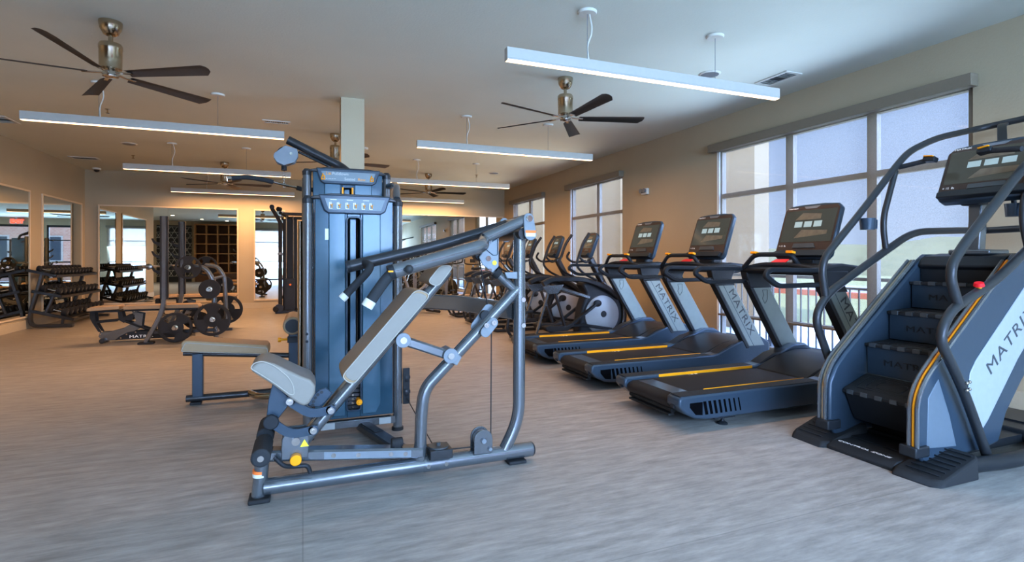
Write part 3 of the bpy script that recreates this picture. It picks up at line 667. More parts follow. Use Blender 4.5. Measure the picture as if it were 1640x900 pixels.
for s, y0, y1 in ((-1, 1.93, 1.985), (1, 2.455, 2.51)):
    c = MB(); c.prism(side, y0, y1); p = c.build('side_panel', M_SLATE, S, .015)
    yo = y0 - .006 if s < 0 else y1 + .006; yi = y0 + .002 if s < 0 else y1 - .002
    c = MB(); c.prism([(3.60, .37), (3.625, .53), (3.68, .60), (4.30, 1.13), (4.55, 1.13), (4.60, 1.05), (4.10, .58), (3.80, .24), (3.71, .16), (3.66, .17)], min(yo, yi), max(yo, yi)); ins = c.build('silver_inset', M_INSET, p, .004)
    c = MB(); c.prism([(3.24, .14), (3.25, .42), (3.34, .52), (3.44, .30), (3.50, .12)], min(yo, yi) + (.002 if s < 0 else 0), max(yo, yi) - (.002 if s > 0 else 0)); c.build('toe_inset', M_TOE, p, .004)
    if s < 0: text('lettering', 'MATRIX', .115, (3.815, yo - .0006, .50), (.78, 0, .62), (-.62, 0, .78), M_DECAL, ins, .0008, 1.3, 1.12)
    else: text('lettering', 'MATRIX', .115, (4.35, yo + .0006, .92), (-.78, 0, -.62), (-.62, 0, .78), M_DECAL, ins, .0008, 1.3, 1.12)
    c = MB(); ye = y0 + .012 if s < 0 else y1 - .012
    edge = [(3.15, ye, .14), (3.153, ye, .41), (3.215, ye, .52), (3.30, ye, .597), (4.03, ye, 1.185)]
    c.tube(edge, .010, br=.06, n=8); c.build('yellow_trim', M_YELLOW if s < 0 else M_NICKEL, p)
    c = MB(); c.tube([(x - .004, ye + (-.02 if s < 0 else -.02), z) for x, _, z in edge], .012, br=.06, n=8); c.tube([(x - .004, ye + .022, z) for x, _, z in edge], .012, br=.06, n=8); c.build('edge_trim', M_STEEL, p)
    c = MB(); c.bx(3.12, 3.24, y0 - .02, y1 + .02, .10, .16); c.build('trim_clamp', M_BLACK, p, .008)
sy0, sy1 = 1.99, 2.45
steps = [(3.27, .352), (3.48, .64), (3.70, .845), (3.93, 1.04)]
for i, (x, z) in enumerate(steps):
    st = MB()
    if i == 0: st.prism([(x, z), (x + .02, z + .012), (x + .225, z + .085), (x + .225, z + .06), (x + .02, z - .012), (x, z - .02)], sy0, sy1)
    elif i < 3: st.prism([(x, z), (x + .235, z + .012), (x + .235, z - .012), (x, z - .02)], sy0, sy1)
    else: st.bx(x, x + .05, sy0, sy1, z - .02, z)
    so = st.build('stair_step', M_RUBBER, S, .003)
    r = MB()
    if i == 0:
        r.prism([(x + .01, z - .012), (x + .10, z - .20), (x + .16, z - .20), (x + .05, z - .0)], sy0 + .005, sy1 - .005)
    prevz = {1: .44, 2: .655, 3: .86}.get(i)
    if prevz: r.bx(x + .015, x + .03, sy0 + .005, sy1 - .005, prevz, z - .005)
    r.build('riser', M_SLATE if i else M_BLACK, so, .003)
    for k in range(5):
        h = MB(); yy = sy0 + .05 + k * (sy1 - sy0 - .1) / 4; h.bx(x - .004, x + .02, yy - .022, yy + .022, z - .022, z + .004)
        h.build('step_hinge', M_COPPER, so, .002)
    if i in (0, 1, 2):
        for kk, f in enumerate((0, .035, .07)):
            pass
        e = MB(); sl = .073 / .205 if i == 0 else .012 / .235
        for f in (0, .03, .06):
            a0, a1, b0, b1 = x + .045 + f * .6, x + .20 - f * .6, sy0 + .05 + f * 1.6, sy1 - .05 - f * 1.6
            def zz(xx): return z + .013 + (xx - x - .02) * sl if i == 0 else z + (xx - x) * sl + .001
            e.tube([(a0, b0, zz(a0)), (a1, b0, zz(a1)), (a1, b1, zz(a1)), (a0, b1, zz(a0))], .003, br=.03, n=5, closed=True)
        e.build('tread_ridge', M_BLACK, so)
    if i: text('riser_lettering', 'MATRIX', .055, (x + .013, sy1 - .11, (prevz + z) / 2 - .03), (0, -1, 0), (0, 0, 1), M_BLACK, so, .0012, 1.45, 1.1)
c = MB(); c.bx(3.55, 3.58, sy0, sy1, .05, .40); c.bx(3.3, 3.56, sy0, sy1, .046, .055); c.build('inner_housing', M_BLACK, S)
c = MB(); c.bx(4.05, 4.1, sy0, sy1, .4, 1.15); c.build('inner_back_panel', M_BLACK, S)
c = MB(); c.prism([(4.02, 1.15), (4.08, 1.215), (4.25, 1.235), (4.66, 1.235), (4.66, 1.10), (4.08, 1.10)], 1.985, 2.455); c.build('top_cover', M_BLACK, S, .012)
# handrails
c = MB(); c.tube([q(1583, 736, 1.87), q(1542, 622, 1.87), q(1503, 541, 1.87), q(1522, 497, 1.87), q(1595.6, 449, 1.87), q(1640, 405, 1.87), (4.35, 1.87, 1.40), (4.72, 1.90, 1.44)], .026, br=.16, n=14); c.build('lower_handrail', M_STEELD, S)
c = MB(); c.tube([(3.92, 2.62, .05), q(1332, 608, 2.58) + V((.05, 0, -.02)), q(1304, 508, 2.58), q(1325, 470, 2.58), q(1418, 402, 2.58), q(1462, 371, 2.58), q(1542, 369, 2.58), (5.0, 2.55, 1.42)], .026, br=.16, n=14)
c.build('lower_handrail', M_STEELD, S)
c = MB(); c.tube([(4.72, 1.90, 1.44), (5.0, 1.95, 1.43), (5.0, 2.55, 1.42)], .026, br=.12, n=14); c.build('front_rail', M_STEELD, S)
far_up = [q(1322, 474, 2.58), q(1314, 420, 2.58), q(1382, 336, 2.58), q(1432, 270, 2.58), q(1455, 243, 2.58), q(1500, 221, 2.58), q(1567, 206, 2.58)]
X_ = far_up[-1]
c = MB(); c.tube(far_up + [(5.03, 2.2, 2.25)], .024, br=.14, n=14); c.build('upper_handrail', M_STEELD, S)
near_up = [q(1535, 490, 1.87), q(1518, 432, 1.87), q(1549, 384, 1.87), q(1640, 267, 1.87), (4.42, 1.87, 2.0), (4.75, 1.87, 2.18), (5.0, 1.88, 2.23), (5.03, 2.2, 2.25)]
c = MB(); c.tube(near_up, .026, br=.14, n=14); c.build('upper_handrail', M_STEELD, S)
c = MB(); c.tube([q(1434, 274, 2.58), q(1413, 354, 2.58), q(1419, 402, 2.58)], .02, br=.12); c.build('side_strut', M_STEELD, S)
c = MB(); c.tube([V((4.12, 1.87, 1.77)), V((4.02, 1.87, 1.45)), V((4.10, 1.87, 1.24))], .02, br=.12); c.build('side_strut', M_STEELD, S)
for s, y in ((1, 2.58), (-1, 1.87)):
    a = q(1440, 268, 2.58); a = V((a.x, y, a.z)); b = V((a.x + .02, y - s * .16, a.z + .02)); 
    c = MB(); c.tube([a, b], .017); c.build('pulse_grip', M_FOAM, S)
    c = MB(); c.box(b + V((0, -s * .035, .004)), (.05, .08, .035), (.15 * s, .3, 0)); kb = c.build('control_knob', M_BLACK, S, .008)
    c = MB(); c.box(b + V((-.012, -s * .035, .024)), (.036, .06, .008), (.15 * s, .3, 0)); c.build('knob_face', M_YELLOW, kb, .002)
ch = q(1391, 359, 2.55)
c = MB(); c.lathe([(.044, -.04), (.05, .04), (.045, .04), (.04, -.03)], (ch.x - .01, 2.55, ch.z), n=28); c.bx(ch.x + .035, ch.x + .10, 2.555, 2.575, ch.z - .03, ch.z + .035); c.build('cup_holder', M_SLATE, S)
c = MB(); c.lathe([(.044, -.04), (.05, .04), (.045, .04), (.04, -.03)], (4.10, 1.94, 1.5), n=24); c.build('cup_holder', M_SLATE, S)
k = q(1568, 466, 1.87)
c = MB(); c.cyl(k + V((0, 0, .0)), k + V((-.01, -.005, .035)), .014); c.build('stop_stem', M_YELLOW, S)
c = MB(); c.cyl(k + V((-.01, -.005, .03)), k + V((-.016, -.008, .048)), .026, .022); c.build('stop_button', M_RED, S)
c = MB(); c.box((4.22, 2.2, 1.42), (.075, .075, .44), (0, .08, 0)); c.bx(4.12, 4.34, 2.08, 2.32, 1.225, 1.26); c.build('console_mast', M_STEEL, S, .01)
c = MB(); c.box((4.19, 2.2, 1.60), (.11, .11, .09)); c.build('mast_latch', M_BLACK, S, .01)
c = MB(); c.bx(4.08, 4.15, 2.2, 2.32, 1.585, 1.60); c.build('mast_lever', M_RED, S, .003)
c = MB(); c.tube([(4.23, 2.02, 1.66), (4.23, 2.0, 1.52), (4.23, 1.85, 1.52), (4.23, 1.84, 1.66)], .014, br=.04); c.build('console_bracket', M_BLACK, S)
console(S, 4.06, 2.09, 1.585, 1.975, .17, .56, .07)
c = MB(); c.tube([(4.30, 2.1, 1.95), (4.6, 2.25, 2.14), (4.98, 2.42, 2.225)], 0, br=.1, rect=(.05, .02), up=(0, 0, 1)); c.tube([(4.30, 2.1, 1.90), (4.24, 2.18, 1.60)], .02); c.build('console_arm', M_BLACK, S)
for b in ((1542, 622), (1546, 612)):
    pass
c = MB(); p_ = q(1545, 620, 1.84)
for dz in (-.02, .02): c.sph(p_ + V((.02, 0, dz)), .011); c.sph(p_ + V((.045, 0, dz + .005)), .009)
c.build('bolts', M_CHROME, S)

# ------------------------------------------------------------------ press machine with its weight tower
YP = 2.93
P = thing('shoulder_press', 'tall grey multi-press machine with taupe pads and weight tower nearest the camera', 'weight machine', (.5, 3.2, 0))
def tubeP(name, pts, r, br=.1, Y=YP, m=M_STEEL, par=P, **k):
    c = MB(); c.tube([q(a, b, Y) if len(e) == 2 else q(e[0], e[1], e[2]) for e in pts for a, b in [e[:2]]], r, br=br, n=16, **k); return c.build(name, m, par)
def capP(name, p, r, m=M_BLACK): c = MB(); c.sph(p, r, (.4, 1, 1)); return c.build(name, m, P)
bt_ = MB(); A = q(423, 790, YP); B = q(851, 723, YP); zb = .062
bt_.cyl((A.x, YP, zb), (B.x, YP, zb), .042, n=20); base = bt_.build('base_tube', M_STEEL, P)
c = MB(); c.cyl((.62, YP, zb), (.93 - .17, YP, zb), .0445, n=20); c.build('tube_sleeve', M_STEEL, base)
c = MB(); c.cyl((B.x, YP, zb), (B.x + .012, YP, zb), .043, .034, n=20); c.build('end_cap', M_BLACK, base)
c = MB(); c.bx(B.x - .16, B.x - .05, YP - .05, YP + .05, 0, .02); c.build('rubber_foot', M_RUBBER, base, .006)
c = MB()
for x in (.64, .74): c.cyl((x, YP - .05, zb), (x, YP - .04, zb), .011, n=10)
c.build('bolts', M_CHROME, base)
tp = q(424, 700, YP); c = MB(); c.cyl((A.x - .025, YP, .02), (tp.x, YP, .30), .034, n=18); fp = c.build('front_post', M_STEEL, P)
c = MB(); c.bx(A.x - .07, A.x + .03, YP - .06, YP + .06, 0, .022); c.build('rubber_foot', M_RUBBER, fp, .008)
c = MB(); c.cyl((A.x - .018, YP, .135), (A.x - .017, YP, .150), .0352, n=18); c.build('warning_sticker', M_ORANGE, fp)
c = MB(); c.cyl((A.x - .018, YP, .118), (A.x - .0175, YP, .135), .0352, n=18); c.build('sticker_text_band', M_WHITE, fp)
# foam roller pair
c = MB(); rx = tp.x + .0
c.cyl((rx, 2.64, .300), (rx, 3.20, .300), .014); rl = c.build('roller_bar', M_CHROME, P)
for a, b in ((2.645, 2.885), (2.965, 3.20)):
    c = MB(); c.cyl((rx, a, .300), (rx, b, .300), .042, n=20); c.build('foam_roller', M_FOAM, rl, .01)
# seat beam
a = q(430, 727, YP); b = q(674, 722, YP)
c = MB(); c.tube([a, b], 0, rect=(.055, .085), up=(0, 1, 0)); sb_ = c.build('seat_beam', M_STEEL, P)
c = MB(); d = (b - a)
for f in (.40, .56, .78, .88): c.cyl(a + d * f + V((0, -.046, 0)), a + d * f + V((0, -.040, 0)), .012, n=12)
c.build('bolts', M_CHROME, sb_)
c = MB(); c.prism3([a + d * .34 + V((0, -.0445, -.018)), a + d * .92 + V((0, -.0445, -.018)), a + d * .92 + V((0, -.0445, .018)), a + d * .34 + V((0, -.0445, .018))], (0, .004, 0)); c.build('slot_plate', M_LGREY, sb_)
c = MB(); e = a + d * .83; c.box(e + V((0, 0, .045)), (.04, .04, .04)); c.cyl(e + V((-.03, 0, .05)), e + V((.03, 0, .05)), .025); c.build('bumper', M_RUBBER, sb_, .004)
# slider bracket
cc_ = q(472, 722, 2.86)
c = MB(); c.prism([(cc_.x - .062, cc_.z - .045), (cc_.x + .062, cc_.z - .045), (cc_.x + .066, cc_.z + .06), (cc_.x + .05, cc_.z + .09), (cc_.x - .04, cc_.z + .09), (cc_.x - .06, cc_.z + .06)], 2.978, 2.99); c.build('slider_bracket', M_STEEL, P, .004)
c = MB(); c.prism([(cc_.x - .062, cc_.z - .045), (cc_.x + .062, cc_.z - .045), (cc_.x + .066, cc_.z + .06), (cc_.x + .05, cc_.z + .09), (cc_.x - .04, cc_.z + .09), (cc_.x - .06, cc_.z + .06)], 2.872, 2.884); sl = c.build('slider_bracket', M_STEEL, P, .004)
c = MB(); c.cyl(cc_ + V((.005, .012, .045)), cc_ + V((.005, -.005, .045)), .02); c.build('pivot_bolt', M_CHROME, sl)
c = MB(); kk = cc_ + V((.005, .0, -.04)); c.cyl(kk + V((0, .012, 0)), kk + V((0, -.03, 0)), .027, n=20); c.build('pull_knob', M_YELLOW, sl, .004)
c = MB(); kk = cc_ + V((.045, .009, .028)); c.prism([(kk.x - .02, kk.z - .015), (kk.x + .02, kk.z - .015), (kk.x, kk.z + .02)], 2.868, 2.872); c.build('warning_triangle', mat('caution_yellow', (.9, .8, .05), .5), sl)
c = MB(); c.tube([q(440, 733, 2.86), q(455, 747, 2.86), q(470, 747, 2.84), q(493, 745, 2.84), q(497, 757, 2.84)], .011, br=.03); c.build('release_handle', M_BLACK, P)
# inclined spine
tubeP('incline_spine', [(482, 712), (717, 434)], .030, m=M_STEEL)
c = MB(); c.tube([q(474, 712, 2.99), q(560, 608, 2.99)], .02); c.build('telescoping_strut', M_CHROME, P)
# seat assembly
def plate(name, pts, Y, th, m, par=P, bev=.004):
    c = MB(); c.prism([(q(a, b, Y).x, q(a, b, Y).z) for a, b in pts], Y, Y + th); return c.build(name, m, par, bev)
sp_ = plate('seat_bracket', [(437, 612), (466, 640), (458, 655), (443, 674), (426, 672), (430, 640)], 2.87, .01, M_SLATE); plate('seat_bracket', [(437, 612), (466, 640), (458, 655), (443, 674), (426, 672), (430, 640)], 2.99, .01, M_SLATE)
def link(name, pts, Y, wd, m=M_SLATE):
    c = MB(); c.tube([q(a, b, Y) for a, b in pts], 0, br=.2, rect=(wd, .012), up=(0, 1, 0)); 
    return c.build(name, m, P, .002)
# rect first dim is across (in plane), second along up... keep thin along Y
def linkp(name, pts, Y, wd, m=M_SLATE):
    W = rounded_path([q(a, b, Y) for a, b in pts], .25, 8); top = []; bot = []
    for i, p in enumerate(W):
        t_ = (W[min(i + 1, len(W) - 1)] - W[max(i - 1, 0)]).normalized(); n_ = V((-t_.z, 0, t_.x)); top.append(p + n_ * wd / 2); bot.append(p - n_ * wd / 2)
    c = MB(); 
    vs = []
    for A_, B_ in zip(top, bot): vs.append([c.bm.verts.new(A_), c.bm.verts.new(B_), c.bm.verts.new(B_ + V((0, .012, 0))), c.bm.verts.new(A_ + V((0, .012, 0)))])
    for i in range(len(vs) - 1):
        for j in range(4): c.bm.faces.new((vs[i][j], vs[i][(j + 1) % 4], vs[i + 1][(j + 1) % 4], vs[i + 1][j]))
    c.bm.faces.new(vs[0]); c.bm.faces.new(list(reversed(vs[-1])))
    for e_ in (pts[0], pts[-1]):
        p = q(*e_, Y); c.cyl(p, p + V((0, .0125, 0)), wd * .56, n=20)
    o = c.build(name, m, P)
    for e_ in (pts[0], pts[-1]):
        h = MB(); p = q(*e_, Y); h.cyl(p + V((0, -.012, 0)), p, wd * .40, n=16); h.cyl(p + V((0, -.018, 0)), p + V((0, -.011, 0)), wd * .2, n=6)
        h.build('pivot_bolt', M_CHROME, o)
    return o
for Y in (2.855, 3.0):
    linkp('seat_link', [(464, 643), (497, 664), (530, 657)], Y, .043); linkp('seat_link', [(434, 676), (465, 697), (502, 689)], Y, .043)
cap = q(434, 676, 2.84); c = MB(); c.cyl(cap + V((0, .012, 0)), cap + V((0, -.012, 0)), .036, n=20); c.build('pivot_cap', M_BLACK, P, .005)
pl_ = plate('adjuster_plate', [(493, 650), (499, 634), (512, 624), (522, 621), (533, 629), (520, 645), (512, 652)], 2.90, .012, M_SLATE)
c = MB()
for a_, b_ in ((515, 628), (509, 632), (505, 637), (502, 643), (501, 649)): p = q(a_, b_, 2.90); c.cyl(p + V((0, -.001, 0)), p + V((0, .006, 0)), .0085, n=12)
c.build('adjuster_holes', M_BLACK, pl_)
# seat cushion : contour extruded with narrowing nose
YS0, YS1 = 2.80, 3.07
def cushion(name, prof, Y0, Y1, m, bev, par=P, inset=.03):
    c = MB(); N = 8; rings = []
    cxp = sum(p[0] for p in prof) / len(prof); czp = sum(p[1] for p in prof) / len(prof)
    for i in range(N + 1):
        f = i / N; y = Y0 + (Y1 - Y0) * f; e_ = abs(2 * f - 1) ** 4; s_ = 1 - inset * e_
        rings.append([c.bm.verts.new((cxp + (x - cxp) * s_, y, czp + (z - czp) * s_)) for x, z in prof])
    n = len(prof)
    for i in range(N):
        for j in range(n): c.bm.faces.new((rings[i][j], rings[i][(j + 1) % n], rings[i + 1][(j + 1) % n], rings[i + 1][j]))
    c.bm.faces.new(rings[0]); c.bm.faces.new(list(reversed(rings[-1])))
    return c.build(name, m, par, bev, 3)
seat_px = [(401, 590), (404, 583), (413, 577), (426, 575), (442, 580), (462, 590), (484, 600), (498, 605), (506, 615), (505, 628), (496, 643), (488, 648), (478, 644), (464, 634), (437, 613), (418, 601)]
prof = [(q(a_, b_, 2.85).x, q(a_, b_, 2.85).z) for a_, b_ in seat_px]
seat = cushion('seat', prof, YS0, YS1, M_PADSIDE, .012)
side_px = [(401, 590), (406, 582), (420, 578), (440, 586), (462, 604), (470, 618), (471, 632), (464, 632), (437, 612), (418, 600)]
c = MB(); c.tube([q(a_, b_, 2.797) for a_, b_ in side_px], .0028, br=.03, n=6, closed=True); c.build('piping', M_PIPING, seat)
# back pad
def pad(name, front_bot, front_top, back_top, back_bot, Y0, Y1, inset=.02):
    pts = [q(*p, Y0) for p in (front_bot, front_top, back_top, back_bot)]
    def rc(P_, r=.03):
        out = []
        n = len(P_)
        for i in range(n):
            a_, b_, c_ = P_[i - 1], P_[i], P_[(i + 1) % n]
            d1 = (a_ - b_); d2 = (c_ - b_); rr = min(r, d1.length * .45, d2.length * .45)
            s_, e_ = b_ + d1.normalized() * rr, b_ + d2.normalized() * rr
            for k in range(5): t_ = k / 4; out.append(s_ * (1 - t_) ** 2 + b_ * 2 * t_ * (1 - t_) + e_ * t_ * t_)
        return out
    R_ = rc(pts, .035); prof = [(p.x, p.z) for p in R_]
    o = cushion(name, prof, Y0, Y1, M_PAD, .008, inset=inset)
    c = MB(); cx_ = sum(p[0] for p in prof) / len(prof); cz_ = sum(p[1] for p in prof) / len(prof)
    c.prism([(cx_ + (x - cx_) * .93, cz_ + (z - cz_) * .93) for x, z in prof], Y0 - .002, Y0 + .004); c.build('pad_side', M_PADSIDE, o, .002)
    c = MB(); c.tube([V((cx_ + (x - cx_) * .975, Y0 - .001, cz_ + (z - cz_) * .975)) for x, z in prof], .003, br=0, n=6, closed=True); c.build('piping', M_PIPING, o)
    return o
pad('back_pad', (544, 606), (668, 461), (692, 470), (564, 619), 2.80, 3.13)
pad('head_pad', (684, 452), (706, 424), (727, 426), (701, 460), 2.82, 3.11)
c = MB(); c.prism3([q(560, 622, 2.92), q(700, 462, 2.92), q(706, 458, 2.92), q(720, 432, 2.92), q(716, 430, 2.92), q(560, 612, 2.92)], (0, .03, 0)); c.build('pad_mount', M_BLACK, P)
# support strut
c = MB(); c.tube([q(646, 545, 2.9), q(722, 570, 2.9)], 0, rect=(.05, .05), up=(0, 1, 0)); stt = c.build('back_strut', M_STEEL, P)
for e_, w_ in (((646, 545), .04), ((722, 570), .042)):
    c = MB(); p = q(*e_, 2.86); c.cyl(p + V((0, -.005, 0)), p + V((0, .006, 0)), w_, n=20); pe = c.build('strut_plate', M_LGREY, stt, .002)
    c = MB(); c.cyl(p + V((0, -.014, 0)), p + V((0, -.005, 0)), .018, n=16); c.build('pivot_bolt', M_CHROME, pe)
plate('post_clamp', [(712, 562), (722, 557), (740, 572), (732, 586), (718, 578)], 2.875, .11, M_LGREY)
# posts
c = MB(); c.tube([q(672, 748, YP), q(675, 660, YP), q(680, 622, YP), q(833, 458, YP)], .034, br=.16, n=18); c.build('curved_post', M_STEEL, P)
c = MB(); c.tube([q(832, 372, YP), q(831, 670, YP), q(806, 724, YP)], .036, br=.14, n=18); vp_ = c.build('rear_post', M_STEEL, P)
c = MB(); xx = q(832, 378, YP).x
c.cyl((xx, 2.86, 1.345), (xx, 3.28, 1.345), .034, n=18); c.build('top_cross_tube', M_STEELD, P)
c = MB()
for py in (480, 521): p = q(838, py, YP - .034); c.cyl(p + V((.0, -.008, 0)), p + V((0, .004, 0)), .014, n=12)
c.build('bolts', M_CHROME, vp_)
# top pivot link plates (near and far)
for Y in (2.84, 3.24):
    a_, b_ = q(847, 350, 2.84), q(850, 380, 2.84)
    c = MB(); n = 10; pts = []
    for k in range(n + 1): an = PI * k / n; pts.append((a_.x + .032 * math.cos(an), a_.z + .032 * math.sin(an)))
    for k in range(n + 1): an = PI + PI * k / n; pts.append((b_.x + .038 * math.cos(an), b_.z + .02 + .038 * math.sin(an)))
    c.prism(pts, Y, Y + .014); lk = c.build('pivot_plate', M_LGREY, P, .003)
    c = MB(); c.cyl((a_.x, Y - .01, a_.z), (a_.x, Y, a_.z), .019); c.build('pivot_bolt', M_CHROME, lk)
    if Y < 3:
        c = MB(); c.bx(b_.x - .033, b_.x + .033, Y - .001, Y, b_.z + .025, b_.z + .04); c.build('warning_label', M_ORANGE, lk)
        c = MB(); c.bx(b_.x - .03, b_.x + .03, Y - .001, Y, b_.z + .004, b_.z + .024); c.build('label_text_band', M_WHITE, lk)
c = MB(); c.cyl((a_.x, 2.82, a_.z), (a_.x, 3.27, a_.z), .016); c.build('pivot_shaft', M_CHROME, P)
# press arms
c = MB(); c.tube([q(841, 352, 2.88), q(776, 382, 2.86)], .032, n=18); am = c.build('press_arm_yoke', M_STEEL, P)
c = MB(); c.tube([q(776, 384, 2.92), q(772, 394, 2.68), q(624, 437, 2.62)], .036, br=.05, n=20); na = c.build('near_press_arm', M_STEEL, P)
c = MB(); c.tube([q(841, 352, 3.2), q(785, 368, 3.2), q(700, 394, 3.22), q(558, 427, 3.22)], .034, br=.2, n=18); fa = c.build('far_press_arm', M_STEELD, P)
c = MB(); c.cyl(q(780, 384, 2.85), q(776, 376, 3.22), .03, n=16); c.build('arm_bridge', M_STEEL, P)
e_ = q(624, 437, 2.62); dd = (q(640, 432, 2.62) - e_).normalized()
c = MB(); c.cyl(e_ - dd * .005, e_ + dd * .022, .0375, n=20); c.build('end_cap', M_BLACK, na)
c = MB(); c.bx(e_.x - .012, e_.x + .012, 2.582, 2.586, e_.z + .004, e_.z + .012); c.build('yellow_stripe', M_YELLOW, na)
p = q(655, 431, 2.58); c = MB(); c.sph(p, .022); c.build('pivot_button', M_STEELD, na)
e2 = q(558, 427, 3.22); c = MB(); c.cyl(e2 - dd * .01, e2 + dd * .012, .035, n=18); c.build('end_cap', M_BLACK, fa)
c = MB(); c.tube([q(634, 432, 2.66), q(618, 447, 2.60), q(592, 484, 2.56)], .026, br=.04, n=16); g1 = c.build('grip_handle', M_FOAM, P)
c = MB(); a_, b_ = q(594, 481, 2.56), q(587, 492, 2.56); c.cyl(a_, b_, .028, n=18); c.build('chrome_collar', M_WHITE, g1, .003)
c = MB(); c.tube([q(584, 421, 3.2), q(594, 426, 3.12), q(588, 437, 3.10), q(552, 474, 3.10)], .022, br=.05, n=16); g2 = c.build('grip_handle', M_FOAM, P)
c = MB(); a_, b_ = q(554, 472, 3.10), q(547, 479, 3.10); c.cyl(a_, b_, .024, n=18); c.build('chrome_collar', M_WHITE, g2, .003)
# cam plate
cam_pts = [(777, 398), (782, 384), (799, 378), (799, 427), (789, 437), (773, 424), (767, 412)]
cm = plate('cam_plate', cam_pts, 2.86, .012, M_LGREY); 
plate('cam_plate', cam_pts, 2.98, .012, M_LGREY)
c = MB(); p = q(782, 414, 2.858); c.cyl(p + V((0, -.008, 0)), p + V((0, .004, 0)), .015, n=14); c.build('pivot_bolt', M_CHROME, cm)
c = MB(); p = q(785, 432, 2.858); c.cyl(p + V((0, -.006, 0)), p + V((0, .004, 0)), .008, n=10); c.build('pivot_bolt', M_CHROME, cm)
c = MB(); p = q(792, 421, 2.858); c.cyl(p + V((0, -.0015, 0)), p + V((0, .003, 0)), .013, n=12); c.build('caution_dot', mat('caution_yellow', (.9, .8, .05), .5), cm)
c = MB(); c.tube([q(783, 390, 2.857), q(797, 382, 2.857), q(797, 408, 2.857), q(790, 409, 2.857), q(779, 400, 2.857)], .0022, br=.008, n=5, closed=True); c.build('outline_groove', M_SLATE, cm)
c = MB(); p = q(770, 405, 2.92); c.cyl(p + V((0, -.035, 0)), p + V((0, .035, 0)), .05, n=24); c.build('cable_cam', M_BLACK, P, .006)
c = MB(); c.tube([q(792, 434, YP), q(826, 466, YP)], .026, n=16); st_ = c.build('stub_tube', M_STEEL, P)
c = MB(); c.cyl(q(792, 434, YP), q(799, 440, YP), .032, n=16); c.build('rubber_stop', M_RUBBER, st_)
plate('post_tab', [(808, 436), (829, 435), (829, 447), (812, 446)], 2.89, .01, M_LGREY)
# pulley plates on curved post
def capsule(name, p0, p1, Y, w_, m=M_LGREY, th=.008, par=P):
    a_, b_ = q(*p0, Y), q(*p1, Y); d_ = (b_ - a_).normalized(); n_ = V((-d_.z, 0, d_.x)); pts = []
    for k in range(9): an = -PI / 2 + PI * k / 8; v_ = b_ + d_ * w_ * math.cos(an) + n_ * w_ * math.sin(an); pts.append((v_.x, v_.z))
    for k in range(9): an = PI / 2 + PI * k / 8; v_ = a_ + d_ * w_ * math.cos(an) + n_ * w_ * math.sin(an); pts.append((v_.x, v_.z))
    c = MB(); c.prism(pts, Y, Y + th); return c.build(name, m, par, .002)
pk = capsule('pulley_guard', (783, 496), (763, 523), 2.965, .034); capsule('pulley_guard', (783, 496), (763, 523), 3.02, .034)
capsule('pulley_guard', (790, 517), (778, 532), 2.86, .030); capsule('pulley_guard', (790, 517), (778, 532), 2.99, .030)
for e_ in ((777, 505), (783, 524)):
    p = q(*e_, 2.93); c = MB(); c.cyl(p + V((0, -.012, 0)), p + V((0, .012, 0)), .03, n=20); c.build('pulley', M_BLACK, P)
c = MB()
for e_ in ((779, 521), (791, 517)): p = q(*e_, 2.855); c.cyl(p + V((0, -.008, 0)), p + V((0, .004, 0)), .015, n=12)
c.build('bolts', M_CHROME, P)
c = MB(); c.tube([q(767, 412, 2.93), q(781, 490, 2.97)], .0035, n=6); c.tube([q(787, 528, YP), q(786, 700, YP)], .0035, n=6); c.tube([q(790, 405, 2.93), q(818, 438, 2.95)], .0035, n=6); c.build('cable', M_BLACK, P)
c = MB(); c.tube([q(808, 424, 2.93), q(816, 434, 2.93)], .009); c.build('cable_fitting', M_CHROME, P)
# floor pulley housings
pc = q(773, 708, 2.90); n_ = 12; pts = [(pc.x - .055, .09), (pc.x - .055, .17)] + [(pc.x - .055 * math.cos(PI * k / n_), .17 + .055 * math.sin(PI * k / n_)) for k in range(1, n_)] + [(pc.x + .055, .17), (pc.x + .055, .09)]
for Y in (2.885, 2.955):
    c = MB(); c.prism(pts, Y, Y + .01); hs = c.build('pulley_housing', M_STEEL, P, .003)
c = MB(); c.cyl((pc.x, 2.87, .165), (pc.x, 2.885, .165), .014, n=12); c.cyl((pc.x + .038, 2.87, .115), (pc.x + .038, 2.885, .115), .010, n=12); c.cyl((pc.x, 2.90, .165), (pc.x, 2.95, .165), .045, n=20); c.build('pulley', M_LGREY, P)
pc = q(704, 738, 2.90)
c = MB(); c.bx(pc.x - .06, pc.x + .065, 2.86, 2.99, .10, .15); ph = c.build('pulley_housing', M_STEELD, P, .004)
c = MB(); c.cyl((pc.x, 2.925, .148), (pc.x, 2.925, .158), .055, n=24); c.cyl((pc.x, 2.925, .155), (pc.x, 2.925, .175), .012, n=8); c.build('pulley_cap', M_COPPER, ph)
c = MB(); c.tube([(pc.x + .06, YP, .125), (q(773, 708, 2.9).x, YP, .12)], .0035, n=6); c.build('cable', M_BLACK, P)
# link rails to the tower
c = MB(); c.tube([(.385, 3.80, .05), (.62, 2.98, .05)], 0, rect=(.09, .05), up=(0, 0, 1)); lr = c.build('floor_link', M_STEELD, P)
c = MB(); c.tube([(.39, 3.78, .078), (.46, 3.54, .078)], 0, rect=(.06, .006), up=(0, 0, 1)); c.build('link_cap', M_BLACK, lr)
c = MB(); c.tube([(.66, 3.80, .905), (.98, 3.40, .905), (1.18, 2.97, .885)], 0, br=.12, rect=(.05, .10), up=(0, 0, 1)); c.build('upper_link', M_STEEL, P)

